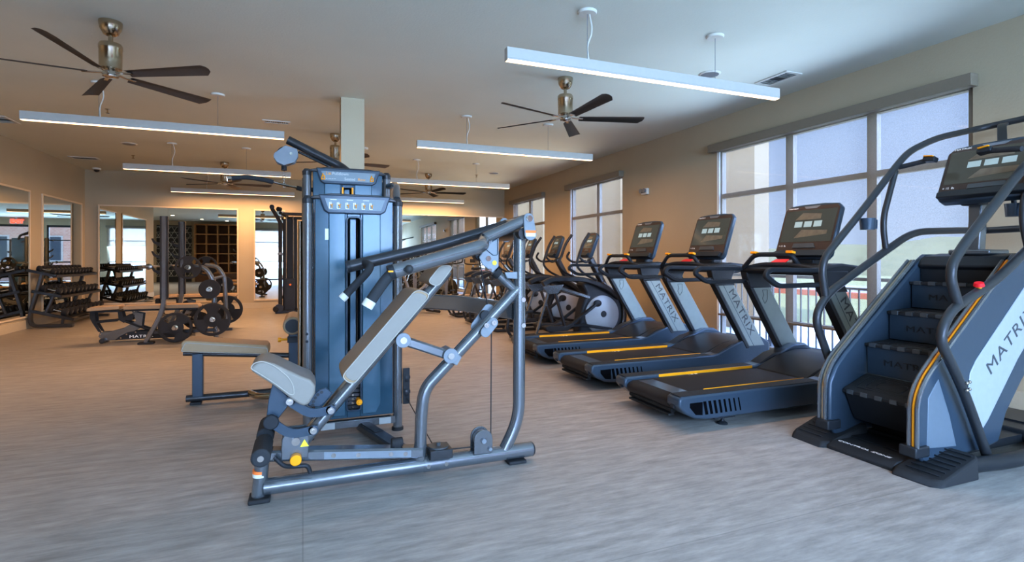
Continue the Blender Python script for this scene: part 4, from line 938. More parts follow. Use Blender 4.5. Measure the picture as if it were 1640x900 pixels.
# ---- weight tower (front)
def tower(par, x0, x1, yA, yB, zt, front_txt, slot_bottom=.17):
    """cabinet between x0..x1, front face at yA (towards the viewer), back at yB"""
    xm = (x0 + x1) / 2; wI = .04
    for x in (x0 + .03, x1 - .03):
        c = MB(); c.cyl((x, yA + .035, .0), (x, yA + .035, zt - .03), .032, n=18); tb = c.build('tower_post', M_STEEL, par)
        c = MB(); c.lathe([(.034, -.03), (.036, 0), (.02, .022)], (x, yA + .035, zt - .03)); c.build('post_cap', M_STEELD, tb)
        if x > xm: continue
        c = MB()
        for z in (zt - .92, zt - .97): c.cyl((x - .005, yA - .004, z), (x - .005, yA + .01, z), .009, n=10)
        c.build('post_plug', M_BLACK, tb)
    a, b = x0 + .075, x1 - .065; sl, sr = xm - .045, xm + .04; ztop = zt - .02
    f = MB(); zs1 = zt - .145
    # side wings and front centre panel with slot
    for u0, u1 in ((a, sl), (sr, b)):
        f.bx(u0, u1, yA + .02, yA + .035, .12, ztop)
    f.bx(sl, sr, yA + .02, yA + .035, zs1, ztop); f.bx(sl, sr, yA + .02, yA + .035, .12, slot_bottom)
    f.bx(a, a + .015, yA + .035, yB, .12, ztop); f.bx(b - .015, b, yA + .035, yB, .12, ztop); f.bx(a, b, yB - .015, yB, .12, ztop); f.bx(a, b, yA + .02, yB, ztop, ztop + .015)
    sh = f.build('shroud', M_SHROUD, par, .004)
    f = MB(); m0, m1 = a + .085, b - .085
    f.prism([(m0, .20), (m0 + .03, .14), (sl - .012, .14), (sl - .012, zs1 + .03), (m0, zs1 + .03)], yA + .006, yA + .021); f.prism([(m1, .20), (m1 - .03, .14), (sr + .012, .14), (sr + .012, zs1 + .03), (m1, zs1 + .03)], yA + .006, yA + .021); f.build('centre_panel', M_SHROUD_C, sh, .006)
    f = MB(); rim = [(sl - .004, yA + .008, slot_bottom), (sr + .004, yA + .008, slot_bottom), (sr + .004, yA + .008, zs1), (sl - .004, yA + .008, zs1)]
    f.tube(rim, .006, br=.03, n=6, closed=True); f.build('slot_rim', M_SLATE, sh)
    f = MB(); f.bx(sl, sr, yA + .16, yA + .17, .12, zs1); f.build('slot_backing', M_BLACK, sh)
    # placard hood
    f = MB(); f.prism([(a + .02, zt + .0), (b - .02, zt + .0), (b - .055, zt - .105), (b - .085, zt - .125), (a + .085, zt - .125), (a + .055, zt - .105)], yA - .012, yA + .021); hd_ = f.build('placard_frame', M_SLATE, par, .008)
    f = MB(); f.prism([(a + .06, zt - .025), (b - .06, zt - .025), (b - .085, zt - .10), (a + .085, zt - .10)], yA - .014, yA - .011); pc_ = f.build('placard', M_PLACARD, hd_)
    f = MB(); f.prism([(a - .03, zt - .015), (a + .1, zt + .01), (b - .1, zt + .008), (b + .02, zt - .02), (b + .02, zt - .035), (a - .03, zt - .03)], yA - .004, yA + .06); f.build('top_lip', M_STEELD, hd_, .006)
    # stack: guide rods + plates
    st = MB()
    for k in range(15): st.bx(sl - .03, sr + .03, yA + .06, yA + .15, .14 + k * .028, .14 + k * .028 + .025)
    sk = st.build('weight_stack', M_STEELD, par, .002)
    st = MB()
    for k in range(15): st.cyl((xm - .006, yA + .056, .1525 + k * .028), (xm - .006, yA + .0605, .1525 + k * .028), .007, n=8)
    st.build('stack_number', M_YELLOW if False else M_NICKEL, sk)
    for x in (sl + .012, sr - .012):
        st = MB(); st.cyl((x, yA + .1, .56), (x, yA + .1, ztop), .007, n=8); st.build('guide_rod', M_CHROME, par)
    st = MB(); st.bx(xm - .02, xm + .016, yA + .09, yA + .11, .56, zs1); st.build('lift_strap', M_SHROUD_C, par)
    return pc_, sh
pc_, shr = tower(P, 0.0, .65, 3.75, 3.95, 1.625, 0)
xk = q(575, 643, 3.76)
c = MB(); c.cyl((xk.x, 3.73, xk.z), (xk.x, 3.81, xk.z), .02, n=18); c.cyl((xk.x, 3.722, xk.z), (xk.x, 3.73, xk.z), .012, n=12); c.build('selector_pin', M_YELLOW, P, .003)
c = MB(); c.bx(.02, .64, 3.76, 3.80, .055, .105); xb = c.build('tower_crossbar', M_STEEL, P, .003)
for a_, b_ in ((.11, .20), (.49, .57)):
    c = MB(); c.bx(a_, b_, 3.756, 3.76, .058, .1); c.build('data_label', M_LABEL, xb)
for x in (.03, .62):
    c = MB(); c.lathe([(.04, 0), (.04, .02)], (x, 3.785, 0)); c.build('rubber_foot', M_RUBBER, P)
# QR sticker left plain (code left out)
c = MB(); c.bx(.138, .183, 3.7655, 3.7695, 1.325, 1.40); ql = c.build('white_sticker', M_WHITE, shr)
# placard pictograms: little figures on machine icons
c = MB(); d2 = MB()
for g in range(3):
    for k in range(2):
        x = .175 + g * .105 + k * .05; z = 1.553
        c.tube([(x - .012, 3.734, z - .02), (x - .012, 3.734, z + .02), (x + .002, 3.734, z + .02)], .0022, br=0, n=4); c.tube([(x - .012, 3.734, z - .02), (x + .008, 3.734, z - .02)], .0022, n=4)
        c.sph((x - .002, 3.734, z + .012), .005, n=8)
        d2.tube([(x - .004, 3.7335, z + .004), (x + .008, 3.7335, z - .004), (x + .003, 3.7335, z - .016)], .0028, br=0, n=4); d2.tube([(x, 3.7335, z + .004), (x + .013, 3.7335, z + .009)], .0022, n=4)
    c.bx(.17 + g * .105, .21 + g * .105, 3.734, 3.7348, 1.590, 1.593)
c.build('exercise_pictogram', M_WDECAL, pc_); d2.build('pictogram_highlight', M_YELLOW, pc_)
# pulley block on the tower's outer post
c = MB(); c.cyl((.665, 3.80, .26), (.69, 3.80, .26), .05, n=20); c.cyl((.665, 3.80, .36), (.69, 3.80, .36), .05, n=20); pb = c.build('pulley', M_BLACK, P, .004)
c = MB(); c.bx(.655, .70, 3.76, 3.78, .18, .43); c.cyl((.70, 3.79, .26), (.708, 3.79, .26), .012, n=10); c.cyl((.70, 3.79, .36), (.708, 3.79, .36), .012, n=10); c.build('pulley_bracket', M_BLACK2, P)
c = MB(); c.tube([(.68, 3.77, .22), (.70, 3.0, .12)], .0035, n=6); c.build('cable', M_BLACK, P)

# ------------------------------------------------------------------ lat pulldown machine
Lm = thing('lat_pulldown', 'lat pulldown machine with long seat bench, knee roller and hanging bar', 'weight machine', (-.1, 4.8, 0))
pc2, sh2 = tower(Lm, 0.0, .68, 4.50, 4.75, 1.92, 0)
text('placard_title', 'Lat', .034, (.17, 4.4845, 1.868), (1, 0, 0), (0, 0, 1), M_YELLOW, pc2, .0005)
text('placard_title_rest', 'Pulldown', .034, (.217, 4.4845, 1.868), (1, 0, 0), (0, 0, 1), mat('grey_lettering', (.5, .5, .5), .5), pc2, .0005)
text('placard_row', 'Seated', .032, (.31, 4.4845, 1.829), (1, 0, 0), (0, 0, 1), mat('grey_lettering', (.5, .5, .5), .5), pc2, .0005)
text('placard_row_rest', 'Row', .032, (.415, 4.4845, 1.829), (1, 0, 0), (0, 0, 1), M_YELLOW, pc2, .0005)
text('placard_small', '-- --- -- --', .02, (.17, 4.4845, 1.832), (1, 0, 0), (0, 0, 1), M_WDECAL, pc2, .0005)
c = MB()
for x in (.150, .525):
    c.tube([(x - .012, 4.4845, 1.83), (x + .012, 4.4845, 1.83), (x + .010, 4.4845, 1.855), (x - .006, 4.4845, 1.86)], .006, br=0, n=5, closed=True); c.sph((x - .002, 4.4845, 1.87), .006, n=8)
c.build('exercise_pictogram', M_YELLOW, pc2)
for x in (.30, .375):
    c = MB(); c.bx(x - .007, x + .007, 4.50, 4.506, 1.60, 1.775); c.build('yellow_slot_edge', M_YELLOW, sh2, .002)
c = MB(); c.tube([(.655, 4.535, 1.80), (.70, 4.40, 1.80), (.635, 3.92, 1.72), (.62, 3.82, 1.62)], .025, br=.12, n=14); c.build('link_tube', M_STEEL, Lm)
c = MB(); c.tube([(.02, 4.72, 1.86), (.02, 4.74, .04)], .028); c.tube([(.66, 4.72, 1.86), (.66, 4.74, .04)], .028); c.bx(0, .68, 4.70, 4.76, .03, .09); c.bx(0.0, .68, 4.50, 4.55, .03, .09); c.bx(.0, .05, 4.5, 4.76, .03, .08); c.bx(.63, .68, 4.5, 4.76, .03, .08); c.build('rear_frame', M_STEEL, Lm)
c = MB(); c.tube([q(461, 224, 4.9), q(548, 268, 4.9) + V((0, 0, 0)), (.42, 4.75, 1.88)], .036, br=.05, n=18); bo = c.build('boom', M_STEELD, Lm)
c = MB(); c.tube([q(478, 243, 4.9), q(530, 268, 4.9)], .012); c.build('boom_brace', M_STEELD, bo)
gp = [(440, 246), (457, 234), (476, 240), (478, 250), (472, 261), (455, 266), (444, 261), (438, 252)]
for Y in (4.84, 4.93):
    c = MB(); c.prism([(q(a_, b_, 4.88).x, q(a_, b_, 4.88).z) for a_, b_ in gp], Y, Y + .008); c.build('pulley_cover', M_LGREY, bo, .002)
p = q(458, 250, 4.89); c = MB(); c.cyl((p.x, 4.85, p.z), (p.x, 4.93, p.z), .075, n=24); c.build('pulley', M_BLACK, bo)
c = MB(); p = q(466, 246, 4.84); c.cyl(p + V((0, -.008, 0)), p, .012, n=10); c.build('bolts', M_CHROME, bo)
p0, p1 = q(455, 266, 4.88), q(455, 273, 4.88); c = MB(); c.cyl(p0, p1, .022, n=14); c.build('cable_stop', M_RUBBER, Lm)
c = MB(); a_, b_ = q(455, 274, 4.88), q(455, 299, 4.88)
for k in range(4):
    z0_ = a_.z - (a_.z - b_.z) * k / 4; z1_ = a_.z - (a_.z - b_.z) * (k + 1.15) / 4; s_ = .009
    if k % 2: c.tube([(a_.x - s_, 4.88, z0_), (a_.x + s_, 4.88, z0_), (a_.x + s_, 4.88, z1_), (a_.x - s_, 4.88, z1_)], .0035, br=.008, n=6, closed=True)
    else: c.tube([(a_.x, 4.88 - s_, z0_), (a_.x, 4.88 + s_, z0_), (a_.x, 4.88 + s_, z1_), (a_.x, 4.88 - s_, z1_)], .0035, br=.008, n=6, closed=True)
c.build('chain_link', M_CHROME, Lm)
# pulldown bar runs towards and away from the camera
bar = [q(376, 293, 4.35), q(405, 289, 4.5), q(442, 297, 4.75)]
bar = [(-.53, 4.75, 1.835), (-.42, 4.79, 1.86), (-.28, 4.84, 1.845), (-.14, 4.88, 1.815), (.0, 4.93, 1.795), (.15, 4.98, 1.80), (.26, 5.02, 1.765)]
bo2 = MB(); bo2.tube(bar, .013, br=.08, n=12); bb = bo2.build('pulldown_bar', M_CHROME, Lm)
c = MB(); c.tube(bar[:3] + [V(bar[2]) + (V(bar[3]) - V(bar[2])) * .35], .019, br=.08, n=14); c.build('bar_grip', M_FOAM, bb)
c = MB(); c.tube([V(bar[4]) + (V(bar[3]) - V(bar[4])) * .35] + bar[4:], .019, br=.08, n=14); c.build('bar_grip', M_FOAM, bb)
c = MB(); d_ = (V(bar[0]) - V(bar[1])).normalized(); c.cyl(V(bar[0]), V(bar[0]) + d_ * .03, .023, n=14); c.build('bar_end', M_CHROME, bb)
# seat bench
ySB = 5.05
c = MB(); c.tube([(-.91, ySB, .425), (.0, ySB, .345)], .022, n=14); c.build('seat_rail', M_STEELD, Lm)
c = MB(); c.bx(-.845, -.765, ySB - .03, ySB + .03, .06, .42); c.build('bench_leg', M_SLATE, Lm, .006)
c = MB(); c.tube([(-.89, ySB, .05), (-.45, ySB, .05), (.05, ySB, .06), (.05, 4.76, .06)], .028, br=.05, n=14); bl_ = c.build('bench_base', M_STEELD, Lm)
c = MB(); c.bx(-.86, -.78, ySB - .04, ySB + .04, 0, .022); c.build('rubber_foot', M_RUBBER, bl_, .005)
c = MB(); c.tube([(-.42, ySB, .055), (-.34, ySB - .17, .055), (-.02, ySB - .2, .055), (.12, ySB - .05, .055)], .026, br=.12, n=14); c.build('foot_loop', M_NICKEL, Lm)
pf = [(-.91, .455), (-.265, .395), (-.265, .455), (-.285, .475), (-.87, .548), (-.905, .535)]
cs = cushion('seat_pad', pf, ySB - .15, ySB + .15, M_PAD, .014, Lm, .02)
c = MB(); c.tube([(x, ySB - .152, z) for x, z in [(-.90, .462), (-.275, .402), (-.275, .45), (-.87, .53)]], .003, br=.02, n=6, closed=True); c.build('piping', M_PIPING, cs)
c = MB(); c.bx(-.115, -.035, ySB - .035, ySB + .035, .06, .62); ps = c.build('knee_post', M_SLATE, Lm, .006)
c = MB(); c.bx(-.125, -.025, ySB - .045, ySB + .045, .47, .52); c.build('post_collar', M_BLACK, ps, .004)
c = MB(); c.cyl((-.125, ySB, .495), (-.175, ySB, .495), .01, n=10); c.cyl((-.175, ySB, .495), (-.20, ySB, .495), .02, n=14); c.build('pull_knob', M_YELLOW, ps)
c = MB(); c.cyl((-.08, ySB - .26, .64), (-.08, ySB + .26, .64), .075, n=28); rr_ = c.build('knee_roller', M_PAD, Lm, .012)
c = MB(); c.cyl((-.08, ySB - .268, .64), (-.08, ySB - .26, .64), .056, n=24); c.build('roller_cap', M_BLACK, rr_)
c = MB(); c.cyl((-.02, 4.62, .05), (-.02, 4.62, 1.5), .018, n=12); c.build('side_rod', M_NICKEL, Lm)

# ------------------------------------------------------------------ cable crossover tower at the end wall
Fm = thing('cable_crossover', 'black cable crossover tower standing against the end wall beside the narrow mirror', 'weight machine', (0, 12.9, 0))
def ftside(s, x):
    c = MB(); c.tube([(x, 12.75, .04), (x, 12.75, 2.0), (x - s * .16, 12.62, 2.28)], .04, br=.1, n=12); c.build('front_upright', M_BLACK2, Fm)
    c = MB(); c.tube([(x + s * .14, 13.3, .04), (x + s * .14, 13.3, 2.15), (x, 12.8, 2.2)], .035, br=.1, n=12); c.build('rear_upright', M_BLACK2, Fm)
    c = MB(); c.bx(x - .1, x + .35 * s if s > 0 else x + .1, 12.7, 13.4, 0, .06) if s > 0 else c.bx(x - .35, x + .1, 12.7, 13.4, 0, .06); c.build('foot_plate', M_BLACK2, Fm)
    c = MB(); c.bx(x + s * .08, x + s * .30, 12.85, 13.1, .06, .75); c.build('weight_stack', M_BLACK, Fm)
    c = MB(); c.bx(x + s * .04, x + s * .34, 13.1, 13.14, .06, 2.1); c.build('stack_guard', M_BLACK, Fm)
    for g_ in (.12, .26): c = MB(); c.cyl((x + s * g_, 12.97, .7), (x + s * g_, 12.97, 2.15), .012, n=8); c.build('guide_rod', M_CHROME, Fm)
    c = MB(); c.cyl((x - s * .04, 12.60, 2.27), (x + s * .0, 12.66, 2.27), .05, n=14); c.cyl((x - s * .16, 12.58, 2.31), (x - s * .16, 12.66, 2.31), .05, n=14); c.build('pulley', M_BLACK, Fm)
    c = MB(); c.cyl((x - s * .02, 12.62, .12), (x - s * .02, 12.70, .12), .09, n=18); c.sph((x - s * .08, 12.66, .1), .07); c.build('swivel_pulley', M_BLACK2, Fm)
    c = MB(); c.bx(x - .05, x + .05, 12.68, 12.80, 1.28, 1.33); c.build('carriage', M_LGREY, Fm, .004)
    c = MB(); c.cyl((x + s * .2, 12.84, .62), (x + s * .2, 12.80, .62), .022, n=12); c.build('selector_pin', M_ORANGE, Fm)
    c = MB(); c.cyl((x + s * .03, 12.67, .2), (x + s * .03, 12.67, 2.22), .005, n=6); c.build('cable', M_BLACK, Fm)
ftside(1, -.46); ftside(-1, .85)
c = MB(); c.tube([(-.40, 12.75, 2.18), (.79, 12.75, 2.18)], .035, n=12); c.tube([(-.32, 13.3, 2.13), (.71, 13.3, 2.13)], .035, n=12); c.build('top_beam', M_STEELD, Fm)

# ------------------------------------------------------------------ dumbbell rack
D = thing('dumbbell_rack', 'three-tier steel dumbbell rack along the mirrored side wall', 'rack', (-4.0, 12.4, 0))
xo = .06
def rx_(px, py, Y=11.45): p = q(px, py, Y); return V((p.x + xo, 0, p.z))
for Y in (11.5, 13.35):
    c = MB(); c.tube([(-4.17, Y, .93), (-4.34, Y, .25), (-4.33, Y, .045), (-3.74, Y, .035)], 0, br=.22, rect=(.05, .085), up=(0, 1, 0), seg=8); c.build('end_frame', M_STEELD, D)
    c = MB(); c.tube([(-4.0, Y, .60), (-4.13, Y, .24)], 0, rect=(.04, .06), up=(0, 1, 0)); c.tube([(-3.88, Y, .16), (-3.90, Y, .05)], 0, rect=(.04, .05), up=(0, 1, 0)); c.build('frame_strut', M_STEELD, D)
shelves = [((-4.37, 1.0), (-3.97, .895)), ((-4.30, .64), (-3.90, .54)), ((-4.34, .31), (-3.73, .135))]
for (xa, za), (xb_, zb_) in shelves:
    d_ = V((xb_ - xa, 0, zb_ - za)); L_ = d_.length; ang = math.atan2(-d_.z, d_.x)
    for Y in (11.47, 13.38):
        c = MB(); c.box(((xa + xb_) / 2, Y, (za + zb_) / 2), (L_ + .02, .03, .05), (0, ang, 0)); c.build('shelf_end', M_BLACK2, D, .004)
    c = MB(); n_ = V((d_.z, 0, -d_.x)).normalized() * -1
    for f in (.28, .80):
        p = V((xa, 0, za)) + d_ * f
        c.box((p.x, 12.425, p.z - .0), (.09, 1.9, .012), (0, ang, 0))
    c.box((xb_, 12.425, zb_ - .005), (.014, 1.9, .045), (0, ang, 0)); c.build('shelf', M_BLACK2, D)
def make_db(r, hl, rh=.014):
    b = MB(); l = .14
    b.cyl((-l / 2, 0, 0), (l / 2, 0, 0), rh, n=10); root = b.build('dumbbell', M_CHROME, None)
    for s in (-1, 1):
        c = MB(); c.lathe([(r * .8, 0), (r, .012), (r, hl - .01), (r * .85, hl)] , (0, 0, 0), 'X', 16)
        c.bm.transform(Matrix.Translation((s * l / 2, 0, 0)) @ Matrix.Diagonal((s, 1, 1, 1))); c.build('weight_head', M_RUBBER, root)
        c = MB(); c.cyl((s * (l / 2 + hl), 0, 0), (s * (l / 2 + hl + .002), 0, 0), r * .45, n=12); c.build('end_badge', M_COPPER, root)
    return root
ordn = ['first', 'second', 'third', 'fourth', 'fifth', 'sixth', 'seventh', 'eighth', 'ninth', 'tenth', 'eleventh', 'twelfth']
tiers = [('top', .05, .062, 12, 'small'), ('middle', .062, .075, 10, 'medium'), ('bottom', .072, .085, 9, 'large')]
for ((xa, za), (xb_, zb_)), (tn, r, hl, cnt, sz) in zip(shelves, tiers):
    proto = make_db(r, hl); d_ = V((xb_ - xa, 0, zb_ - za)); ang = math.atan2(-d_.z, d_.x); nrm = V((-d_.z, 0, d_.x)).normalized()
    mid = V((xa, 0, za)) + d_ * .54
    for k in range(cnt):
        o = proto if k == 0 else copy_tree(proto)
        y = 11.57 + (13.30 - 11.57) * k / (cnt - 1)
        p = mid + nrm * (r + .008)
        o.location = (p.x, y, p.z); o.rotation_euler = (0, ang, 0)
        tag(o, '%s black round dumbbell on the %s rack tier, %s from the near end' % (sz, tn, ordn[k]), 'dumbbell', 'dumbbells on the %s tier of the rack' % tn)

# ------------------------------------------------------------------ plates helper
def make_plate(r, grips=True):
    b = MB(); n = 40; th = .028 if r < .16 else .038
    # outline disc with three grip windows built as polar grid
    rings_r = [.026, r * .30, r * .36, r * .47, r * .66, r * .83, r * .97, r]
    hh = [th * .55, th * .55, th * .32, th * .32, th * .32, th * .5, th * .5, th * .38]
    seg = 48; F = [[], []]
    for side in (0, 1):
        for rr, h_ in zip(rings_r, hh):
            F[side].append([b.bm.verts.new((rr * math.cos(2 * PI * k / seg), (h_ if side else -h_), rr * math.sin(2 * PI * k / seg))) for k in range(seg)])
    def hole(i, k):
        if not grips or i not in (3, 4)[:1 + (r > .1)]: return False
        return any(abs(((k + .5) - c_ + seg / 2) % seg - seg / 2) < 4.1 for c_ in (seg * .75, seg * .083, seg * .4167))
    for i in range(len(rings_r) - 1):
        for k in range(seg):
            k2 = (k + 1) % seg
            if hole(i, k):
                continue
            b.bm.faces.new((F[0][i][k], F[0][i][k2], F[0][i + 1][k2], F[0][i + 1][k])); b.bm.faces.new((F[1][i][k], F[1][i + 1][k], F[1][i + 1][k2], F[1][i][k2]))
            # walls next to holes
            if hole(i, (k + 1) % seg): b.bm.faces.new((F[0][i][k2], F[1][i][k2], F[1][i + 1][k2], F[0][i + 1][k2]))
            if hole(i, (k - 1) % seg): b.bm.faces.new((F[0][i][k], F[0][i + 1][k], F[1][i + 1][k], F[1][i][k]))
    for k in range(seg):
        k2 = (k + 1) % seg
        b.bm.faces.new((F[0][0][k], F[1][0][k], F[1][0][k2], F[0][0][k2])); b.bm.faces.new((F[0][-1][k], F[0][-1][k2], F[1][-1][k2], F[1][-1][k]))
        for i in range(len(rings_r) - 1):
            if hole(i, k):
                if not hole(i - 1, k): b.bm.faces.new((F[0][i][k], F[0][i][k2], F[1][i][k2], F[1][i][k]))
                if not hole(i + 1, k): b.bm.faces.new((F[0][i + 1][k], F[1][i + 1][k], F[1][i + 1][k2], F[0][i + 1][k2]))
    root = b.build('weight_plate', M_RUBBER, None)
    c = MB(); c.lathe([(.026, -th * .62), (.036, -th * .62), (.036, th * .62), (.026, th * .62)], (0, 0, 0), 'Y', 20)
    c.build('steel_hub', M_NICKEL, root)
    return root

# ------------------------------------------------------------------ bench press rack (two sides at y 8.8 and 10.05)
R = thing('bench_rack', 'tall steel bench press rack with curved plate storage posts', 'squat rack', (-1.7, 9.4, 0))
for s, Y in ((-1, 8.85), (1, 10.05)):
    c = MB(); c.tube([(-2.05, Y, .03), (-1.83, Y, .47), (-1.83, Y, 1.80)], 0, br=.22, rect=(.06, .085), up=(0, 1, 0), seg=8); up_ = c.build('upright', M_STEEL, R)
    c = MB(); c.bx(-1.88, -1.78, Y - .036, Y + .036, .62, 1.80); c.build('wear_guard', M_BLACK, up_, .01)
    c = MB(); c.bx(-2.14, -1.95, Y - .06, Y + .06, 0, .03); c.build('foot_plate', M_RUBBER, up_, .008)
    for z in (1.42, 1.24, 1.02):
        c = MB(); c.prism([(-1.87, z - .06), (-1.96, z + .0), (-1.985, z + .06), (-1.965, z + .065), (-1.935, z + .02), (-1.87, z + .0)], Y - .02, Y + .02); c.build('bar_hook', M_BLACK, up_, .003)
    c = MB(); c.tube([(-1.50, Y, 1.09), (-1.32, Y, 1.07), (-1.22, Y, .90), (-1.18, Y, .04)], .035, br=.2, n=14); c.build('storage_post', M_STEEL, R)
    c = MB(); c.tube([(-1.95, Y, .16), (-1.18, Y, .16)], 0, rect=(.05, .07), up=(0, 1, 0)); c.bx(-1.25, -1.1, Y - .05, Y + .05, 0, .04); c.build('base_rail', M_STEELD, R)
    for x, z in ((-1.66, .235), (-1.51, 1.075), (-1.245, .76), (-1.20, .33)):
        c = MB(); c.tube([(x, Y, z), (x, Y + s * .30, z)], .024, n=12); c.build('plate_horn', M_CHROME, R)
    c = MB(); c.tube([(-1.70, Y, .235), (-1.90, Y, .26)], .024); c.build('stub', M_CHROME, R)
c = MB(); c.tube([(-1.18, 8.85, .16), (-1.18, 10.05, .16)], 0, rect=(.06, .06), up=(0, 0, 1)); c.tube([(-1.25, 8.85, .9), (-1.25, 10.05, .9)], .025); c.build('cross_member', M_STEELD, R)
hooky = [(-1.945, 1.085)]
Bb = thing('barbell', 'chrome barbell lying across the hooks of the bench rack', 'barbell', (-1.93, 9.45, 1.09))
c = MB(); c.cyl((-1.93, 8.45, 1.09), (-1.93, 10.45, 1.09), .014, n=12); c.build('bar_shaft', M_CHROME, Bb)
for a_, b_ in ((8.05, 8.47), (10.43, 10.85)):
    c = MB(); c.cyl((-1.93, a_, 1.09), (-1.93, b_, 1.09), .0255, n=16); sv = c.build('bar_sleeve', M_NICKEL, Bb)
    e_ = b_ if a_ < 9 else a_
    c = MB(); c.cyl((-1.93, e_ - .015, 1.09), (-1.93, e_ + .015, 1.09), .04, n=16); c.build('sleeve_collar', M_CHROME, sv)
pls = {}
def place_plate(r, x, y, z, lb, grips=True, rot=0):
    if r not in pls: o = pls[r] = make_plate(r, grips)
    else: o = copy_tree(pls[r])
    o.location = (x, y, z); o.rotation_euler = (0, rot, 0)
    tag(o, lb, 'weight plate', 'weight plates stored on the bench rack')
place_plate(.165, -1.51, 8.70, 1.075, 'black weight plate on the highest horn, camera side of the bench rack')
place_plate(.14, -1.245, 8.72, .76, 'smallest black weight plate on the camera side storage post', False)
place_plate(.235, -1.20, 8.66, .33, 'biggest black weight plate low on the camera side storage post')
place_plate(.21, -1.66, 8.68, .235, 'black weight plate on the low horn near the camera side upright foot', True, .6)
place_plate(.165, -1.51, 10.22, 1.075, 'black weight plate on the highest horn, mirror side of the bench rack')
place_plate(.14, -1.245, 10.22, .76, 'small black weight plate on the mirror side storage post', False)
place_plate(.235, -1.20, 10.24, .33, 'biggest black weight plate on the mirror side storage post')
place_plate(.235, -1.20, 10.30, .33, 'second big black plate stacked outermost on the mirror side post')
place_plate(.21, -1.66, 10.22, .235, 'black weight plate on the low horn near the mirror side upright foot')

# ------------------------------------------------------------------ adjustable bench
def make_bench(loc, label, lettering=True):
    t = thing('adjustable_bench', label, 'bench', (0, 0, 0), 'adjustable weight benches')
    s1 = cushion('seat_pad', [(-.02, .455), (.37, .475), (.37, .53), (.02, .515), (-.02, .50)], -.14, .14, M_PAD, .012, t, .03)
    s2 = cushion('back_pad', [(.40, .465), (1.36, .465), (1.37, .49), (1.34, .525), (.43, .525), (.40, .51)], -.14, .14, M_PAD, .012, t, .02)
    c = MB(); c.bx(.02, .36, -.10, .10, .435, .458); c.bx(.42, 1.33, -.10, .10, .44, .466); c.build('pad_board', M_BLACK, t)
    for s in (-1, 1):
        y0 = s * .055; 
        c = MB(); c.prism([(.10, .09), (.16, .03), (.32, .03), (.62, .20), (.64, .40), (.50, .44), (.55, .30), (.40, .20), (.24, .155), (.12, .155)], y0, y0 + s * .012); sp = c.build('side_plate', M_STEEL, t, .003)
        c = MB(); c.prism([(.30, .035), (.36, .09), (.46, .14), (.58, .155), (.75, .14), (1.2, .08), (1.2, .035)], y0 + s * .012, y0 + s * .02); sk = c.build('base_shroud', M_BLACK, t, .003)
        c = MB()
        for x, z in ((.13, .125), (.37, .06), (.44, .11), (.55, .135), (.71, .12)): c.cyl((x, y0 + s * .018, z), (x, y0 + s * .026, z), .011, n=8)
        c.build('bolts', M_CHROME, t)
        if lettering:
            if s < 0: text('lettering', 'MATRIX', .055, (.47, y0 - .0215, .055), (1, 0, 0), (0, 0, 1), M_WDECAL, sk, .0006, 1.4, 1.1)
            else: text('lettering', 'MATRIX', .055, (.85, y0 + .0215, .055), (-1, 0, 0), (0, 0, 1), M_WDECAL, sk, .0006, 1.4, 1.1)
        c = MB(); c.prism([(.33, .44), (.34, .32), (.40, .275), (.50, .31), (.54, .38), (.48, .40), (.40, .36), (.38, .44)], y0, y0 + s * .014); c.prism([(.0, .44), (.0, .36), (.03, .29), (.10, .16), (.14, .15), (.07, .30), (.06, .44)], y0, y0 + s * .014); c.prism([(.05, .28), (.33, .30), (.33, .33), (.05, .31)], y0, y0 + s * .012); c.build('seat_linkage', M_BLACK, t, .003)
        c = MB(); c.tube([(.42, y0 + s * .02, .30), (.62, y0 + s * .02, .20), (.80, y0 + s * .02, .13)], .016, br=.1); c.build('back_support', M_BLACK2, t)
    c = MB(); c.cyl((.16, -.14, .035), (.16, .14, .035), .033, n=14); c.build('transport_wheel', M_STEELD, t, .004)
    c = MB(); c.bx(.3, 1.25, -.04, .04, .04, .10); c.bx(1.15, 1.25, -.25, .25, 0, .06); c.build('base_beam', M_STEELD, t, .005)
    t.location = loc
    return t
B1 = make_bench((-2.80, 9.25, 0), 'taupe padded adjustable bench standing inside the bench rack')
B2 = copy_tree(B1); B2.location = (-2.55, 11.7, 0); B2['label'] = 'taupe padded bench between the bench rack and the wide mirror'

